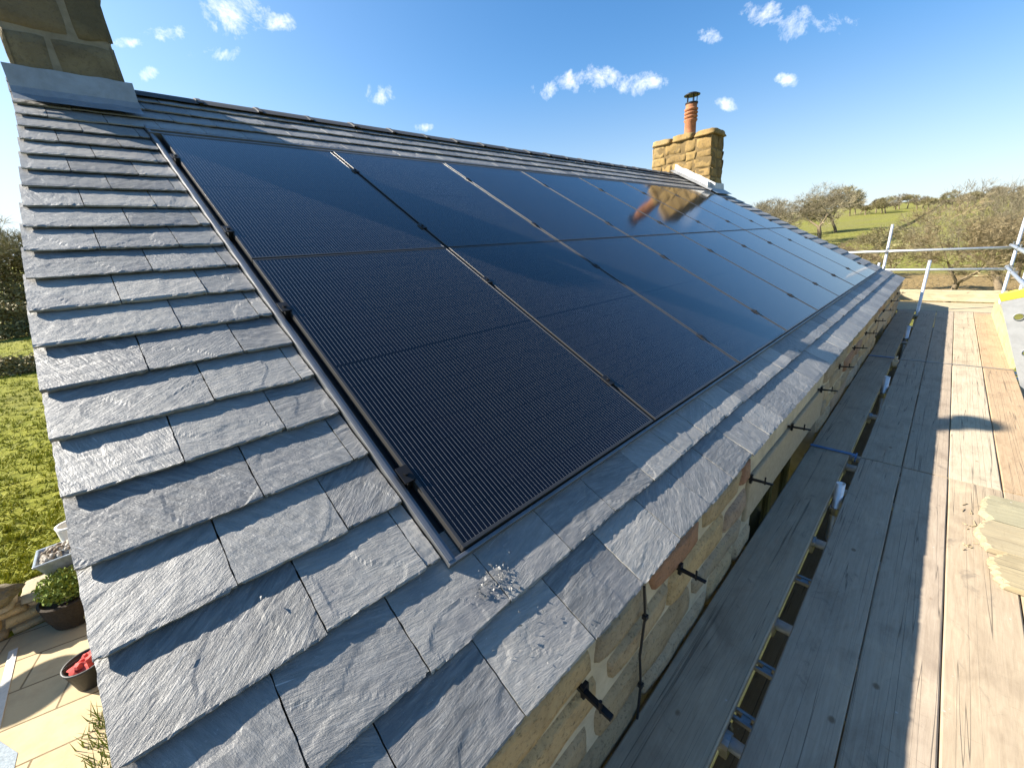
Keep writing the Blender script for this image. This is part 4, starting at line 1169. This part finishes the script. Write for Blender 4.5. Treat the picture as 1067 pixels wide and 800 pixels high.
# black bucket with red cloth
bx, by = -1.83, 5.22
bk = thing('bucket', (bx, by, -3.595), 'black rubber bucket on the patio holding something red', 'bucket')
b = MB().lathe((bx, by, -3.595), [(0.13, 0), (0.14, 0.01), (0.185, 0.27), (0.195, 0.28), (0.195, 0.30), (0.175, 0.30), (0.17, 0.20), (0.16, 0.19)], seg=28)
obj('bucket_body', b, M['bucket'], bk, smooth=True)
b = MB()
for q, s_ in ((bx - 0.19, 1), (bx + 0.19, 1)): pass
prev = None
for i in range(9):
    a = math.pi * i / 8; p = Vector((bx - 0.19 * math.cos(a), by + 0.05 * math.sin(a), -3.595 + 0.29 - 0.16 * math.sin(a) * 0 + 0.03 * math.sin(a)))
    if prev: b.tube(prev, p, 0.005, seg=6)
    prev = p
obj('handle', b, M['black_metal'], bk)
b = MB(); blob(b, (bx + 0.01, by, -3.595 + 0.25), 0.13, rr, (1, 1, 0.75), seg=18, ring=12, rough=0.7)
tag(obj('red_cloth', b, M['red'], base=(bx, by, -3.38)), 'crumpled red cloth stuffed in the black bucket', 'cloth')
# grass clump by the gable foot
b = MB()
for _ in range(500):
    x, y = rr.gauss(-1.66, 0.13), rr.uniform(3.1, 4.7); h = rr.uniform(0.05, 0.2); dx, dy = rr.gauss(0, 0.05), rr.gauss(0, 0.05)
    b.add([(x - 0.006, y, -3.6), (x + 0.006, y, -3.6), (x + dx, y + dy, -3.6 + h)], [(0, 1, 2)])
tag(obj('grass_verge', b, M['shrub'], base=(-1.66, 3.9, -3.6)), 'strip of grass at the foot of the gable beside the patio', 'grass', kind='stuff')
# parasol standing further along the patio: it throws the round shade on the flags
PXP, PYP = -4.66, 8.24
ps = thing('parasol', (PXP, PYP - 0.0, -3.05), 'round garden parasol standing out of view beyond the patio', 'parasol')
b = MB(); b.lathe((PXP, PYP, -1.28), [(0.42, 0), (0.43, 0.01), (0.25, 0.10), (0.04, 0.15)], seg=32)
obj('canopy', b, M['fabric'], ps)
obj('pole', MB().tube((PXP, PYP, -3.05), (PXP, PYP, -1.05), 0.02), M['galv'], ps)
obj('foot', MB().lathe((PXP, PYP, -3.06), [(0.22, 0), (0.22, 0.05), (0.05, 0.09)]), M['kerb'], ps)

# meadow tussocks
tf = MB(); rr = random.Random(19)
for _ in range(5200):
    y = 7.5 + 44 * rr.random() ** 1.7; x = -0.28 * y + rr.uniform(-0.16, 0.20) * y - 0.2
    if x > -1.0: continue
    z = ground_z(x, y); big = max(0, noise.noise(Vector((x * 0.5, y * 0.9, 0)))); n = 5 + int(6 * rr.random())
    for _b in range(n):
        bx_, by_ = x + rr.gauss(0, 0.05), y + rr.gauss(0, 0.03)
        h = rr.uniform(0.04, 0.11) * (1 + 1.6 * big); dx, dy = rr.gauss(0.03, 0.06), rr.gauss(-0.03, 0.05); wd = rr.uniform(0.008, 0.02)
        a = rr.uniform(0, 3.14); ux, uy = wd * math.cos(a), wd * math.sin(a)
        tf.add([(bx_ - ux, by_ - uy, z - 0.01), (bx_ + ux, by_ + uy, z - 0.01), (bx_ + dx, by_ + dy, z + h)], [(0, 1, 2)])
tag(obj('meadow_tussocks', tf, M['tussock'], base=(-4, 15, -3)), 'rough grass tussocks in the meadow behind the wall', 'grass', kind='stuff')

# ------------------------------------------------------------------ trees
def tree(name, label, base, H, spread, seed, twig, levels=5, kids=3, lean=(0, 0), trunk_r=None, fork=0.3, twigs=5, twig_r=0.012, up=0.25, group=None, cat='tree', droop=0.0, dens=1.0):
    rr = random.Random(seed)
    base = Vector(base); base.z = ground_z(base.x, base.y) - 0.1
    st8 = [1.0]
    tr = trunk_r or H * 0.028
    budget = [0]
    def seg(p, d, L, r, lev):
        n = 3 if lev < 2 else 2
        q = p
        for i in range(n):
            d2 = (d + Vector((rr.gauss(0, 0.13), rr.gauss(0, 0.13), rr.gauss(0, 0.08)))).normalized()
            e = q + d2 * (L / n)
            r1 = r * (1 - 0.35 / n)
            (trunk if lev < 2 else crown).tube(q, e, r * st8[0], r1 * st8[0], seg=7 if lev < 1 else (5 if lev < 2 else 3), caps=False)
            q, d, r = e, d2, r1
            if lev >= 1 and lev < levels and i < n - 1 and rr.random() < 0.6:
                side(q, d, L * 0.6, r * 0.55, lev + 1)
        return q, d, r
    def side(p, d, L, r, lev):
        o = d.orthogonal().normalized(); o.rotate(Matrix.Rotation(rr.uniform(0, 6.28), 3, d))
        a = rr.uniform(0.5, 1.1)
        nd = (d * math.cos(a) + o * math.sin(a))
        nd = Vector((nd.x * spread, nd.y * spread, nd.z + up * 0.4 - droop)).normalized()
        branch(p, nd, L, r, lev)
    def branch(p, d, L, r, lev):
        r = max(r, twig_r)
        q, d, r = seg(p, d, L, r, lev)
        if lev >= levels:
            for _ in range(int(twigs * dens)):
                t = Vector((rr.gauss(0, 1) * spread, rr.gauss(0, 1) * spread, rr.gauss(0.2, 0.7) - droop)) * 0.6 + d
                t.normalize(); l2 = L * rr.uniform(0.4, 1.0)
                s0 = p.lerp(q, rr.random())
                crown.tube(s0, s0 + t * l2, twig_r * 0.9 * st8[0], twig_r * 0.35 * st8[0], seg=3, caps=False)
            return
        n = kids + (1 if rr.random() < 0.4 else 0)
        ph = rr.uniform(0, 6.28)
        for i in range(n):
            o = d.orthogonal().normalized(); o.rotate(Matrix.Rotation(ph + 6.28 * i / n + rr.uniform(-0.4, 0.4), 3, d))
            a = rr.uniform(0.35, 0.85)
            nd = d * math.cos(a) + o * math.sin(a)
            nd = Vector((nd.x * spread, nd.y * spread, nd.z + up - droop)).normalized()
            branch(q, nd, L * rr.uniform(0.62, 0.82), r * rr.uniform(0.46, 0.62), lev + 1)
    # first bole, then limbs
    d0 = Vector((lean[0], lean[1], 1)).normalized()
    for pas in range(2):
        rr.seed(seed); trunk, crown = MB(), MB()
        branch(base, d0, H * fork, tr, 0)
        zs = sorted(p.z for p in crown.v); k = H / (zs[int(len(zs) * 0.995)] - base.z)
        st8[0] = 1.0 / k
    root = thing(name, base, label, cat, group)
    obj('trunk', trunk, M['bark'], root, smooth=True)
    # scale the crown to the asked height
    obj('crown', crown, twig, root)
    for ch in root.children: ch.scale = (k, k, k)
    return root
def bush(name, label, base, rad, n, size, seed, mat, group=None, cat='bush', stems=8, clumps=7, zfac=1.0):
    rr = random.Random(seed)
    base = Vector(base); base.z = ground_z(base.x, base.y) - 0.05
    root = thing(name, base, label, cat, group)
    f, s_ = MB(), MB()
    for _ in range(clumps):
        c = base + Vector((rr.uniform(-0.6, 0.6) * rad[0], rr.uniform(-0.6, 0.6) * rad[1], rad[2] * rr.uniform(0.25, 1.55)))
        k = rr.uniform(0.35, 0.6)
        leaf_cloud(f, c, (rad[0] * k, rad[1] * k, rad[2] * k), n // clumps, size, rr, 0.2)
        s_.tube(base, c, 0.05, 0.02, seg=5, caps=False)
        for _ in range(stems):
            e = c + Vector((rr.gauss(0, 0.4) * rad[0], rr.gauss(0, 0.4) * rad[1], rr.uniform(0.1, 0.75) * rad[2]))
            s_.tube(c, e, 0.018, 0.006, seg=3, caps=False)
    obj('trunk', s_, M['bark'], root); obj('crown', f, mat, root)
    return root
# past the gable end
tree('bare_tree', 'wide russet bare tree with a short forked trunk beyond the gable guard rail', (28.5, -1.1, 0), 5.0, 1.35, 5, M['twig_red'], levels=6, kids=3, twigs=6, fork=0.26, up=0.30, twig_r=0.0062, trunk_r=0.16, droop=0.0)
tree('bare_tree', 'tall budding tree with a dark trunk at the far right edge', (34, -3.3, 0), 6.1, 1.0, 8, M['twig'], levels=6, kids=3, twigs=1, fork=0.30, up=0.35, twig_r=0.006, trunk_r=0.2)
tree('bare_tree', 'pale twiggy tree behind the tall budding tree at the right edge', (45, -4.4, 0), 6.2, 1.0, 15, M['twig'], levels=6, kids=3, twigs=2, fork=0.26, up=0.35, twig_r=0.007, trunk_r=0.2)
tree('bare_tree', 'slim leafless tree left of the wide russet tree', (36, 1.6, 0), 4.2, 1.2, 22, M['twig_green'], levels=5, kids=3, twigs=6, fork=0.30, up=0.2, twig_r=0.010, trunk_r=0.10)
tree('bare_tree', 'low spreading thicket tree behind the verge of the far gable', (46, 4.4, 0), 3.4, 1.7, 27, M['twig_red'], levels=6, kids=3, twigs=5, fork=0.16, up=0.05, twig_r=0.008, trunk_r=0.14)
tree('bare_tree', 'big rounded bare tree on the field edge just above the far verge', (88, 15.0, 0), 9.6, 1.45, 31, M['twig'], levels=6, kids=3, twigs=4, fork=0.2, up=0.2, twig_r=0.012, trunk_r=0.42)
tree('bare_tree', 'small dark tree close behind the big rounded bare tree', (112, 16.5, 0), 8.4, 1.3, 36, M['twig_green'], levels=5, kids=4, twigs=6, fork=0.2, up=0.15, twig_r=0.03, trunk_r=0.3)
for i, (x, y, h, lab) in enumerate(((105, 24.5, 6.5, 'nearest the chimney'), (92, 24.6, 5.0, 'second from the chimney'), (98, 22.5, 5.6, 'third from the chimney'), (84, 18.2, 5.5, 'next to the big rounded tree'))):
    tree('bare_tree', 'thin bare tree in line above the far roof slope, %s' % lab, (x, y + 3, 0), h + 1.5, 1.25, 50 + i, M['twig'], levels=5, kids=3, twigs=6, fork=0.2, up=0.2, twig_r=0.014, trunk_r=0.2)
# hilltop wood
rr = random.Random(88)
for i in range(26):
    az = 0.135 - 0.0085 * i + rr.uniform(-0.003, 0.003)
    r = rr.uniform(255, 300)
    tree('hilltop_tree', 'small distant bare tree in the wood along the hilltop skyline', (r * math.cos(az), r * math.sin(az), 0), rr.uniform(3.5, 7.5), 1.35, 200 + i, M['twig'] if i % 3 else M['twig_green'], levels=4, kids=4, twigs=7, fork=0.18, up=0.15, twig_r=0.03, trunk_r=0.3, group='trees of the hilltop wood')
# hedge and trees beyond the meadow on the left
bush('hedge_tree', 'dense brown and green hedge tree beyond the meadow, next to the roof verge', (-5.0, 58, 0), (4.2, 3.0, 4.2), 9000, 0.16, 61, M['leaf'], 'hedge trees beyond the left meadow', 'tree', clumps=12)
bush('hedge_tree', 'dense olive hedge tree beyond the meadow at the left picture edge', (-9.5, 62, 0), (4.5, 3.0, 4.4), 9000, 0.16, 62, M['leaf'], 'hedge trees beyond the left meadow', 'tree', clumps=12)
bush('hedge_tree', 'darker hedge bush low at the far side of the left meadow', (-7.5, 50, 0), (4.0, 1.6, 1.5), 6000, 0.14, 63, M['leaf'], 'hedge trees beyond the left meadow', 'bush', clumps=10)
tree('bare_tree', 'bare twiggy tree rising out of the hedge beyond the left meadow', (-6.2, 57, 0), 9.5, 1.1, 64, M['twig_green'], levels=6, kids=3, twigs=4, fork=0.22, up=0.25, twig_r=0.014, trunk_r=0.2)
bush('shade_band_bush', 'low dark bush added for the shadowed rough ground crossing the left meadow', (-3.9, 29, 0), (2.2, 1.0, 0.55), 4500, 0.07, 71, M['leaf'], None, 'bush', clumps=10)  # added bush: its dark leaves stand in for shadow on rough ground
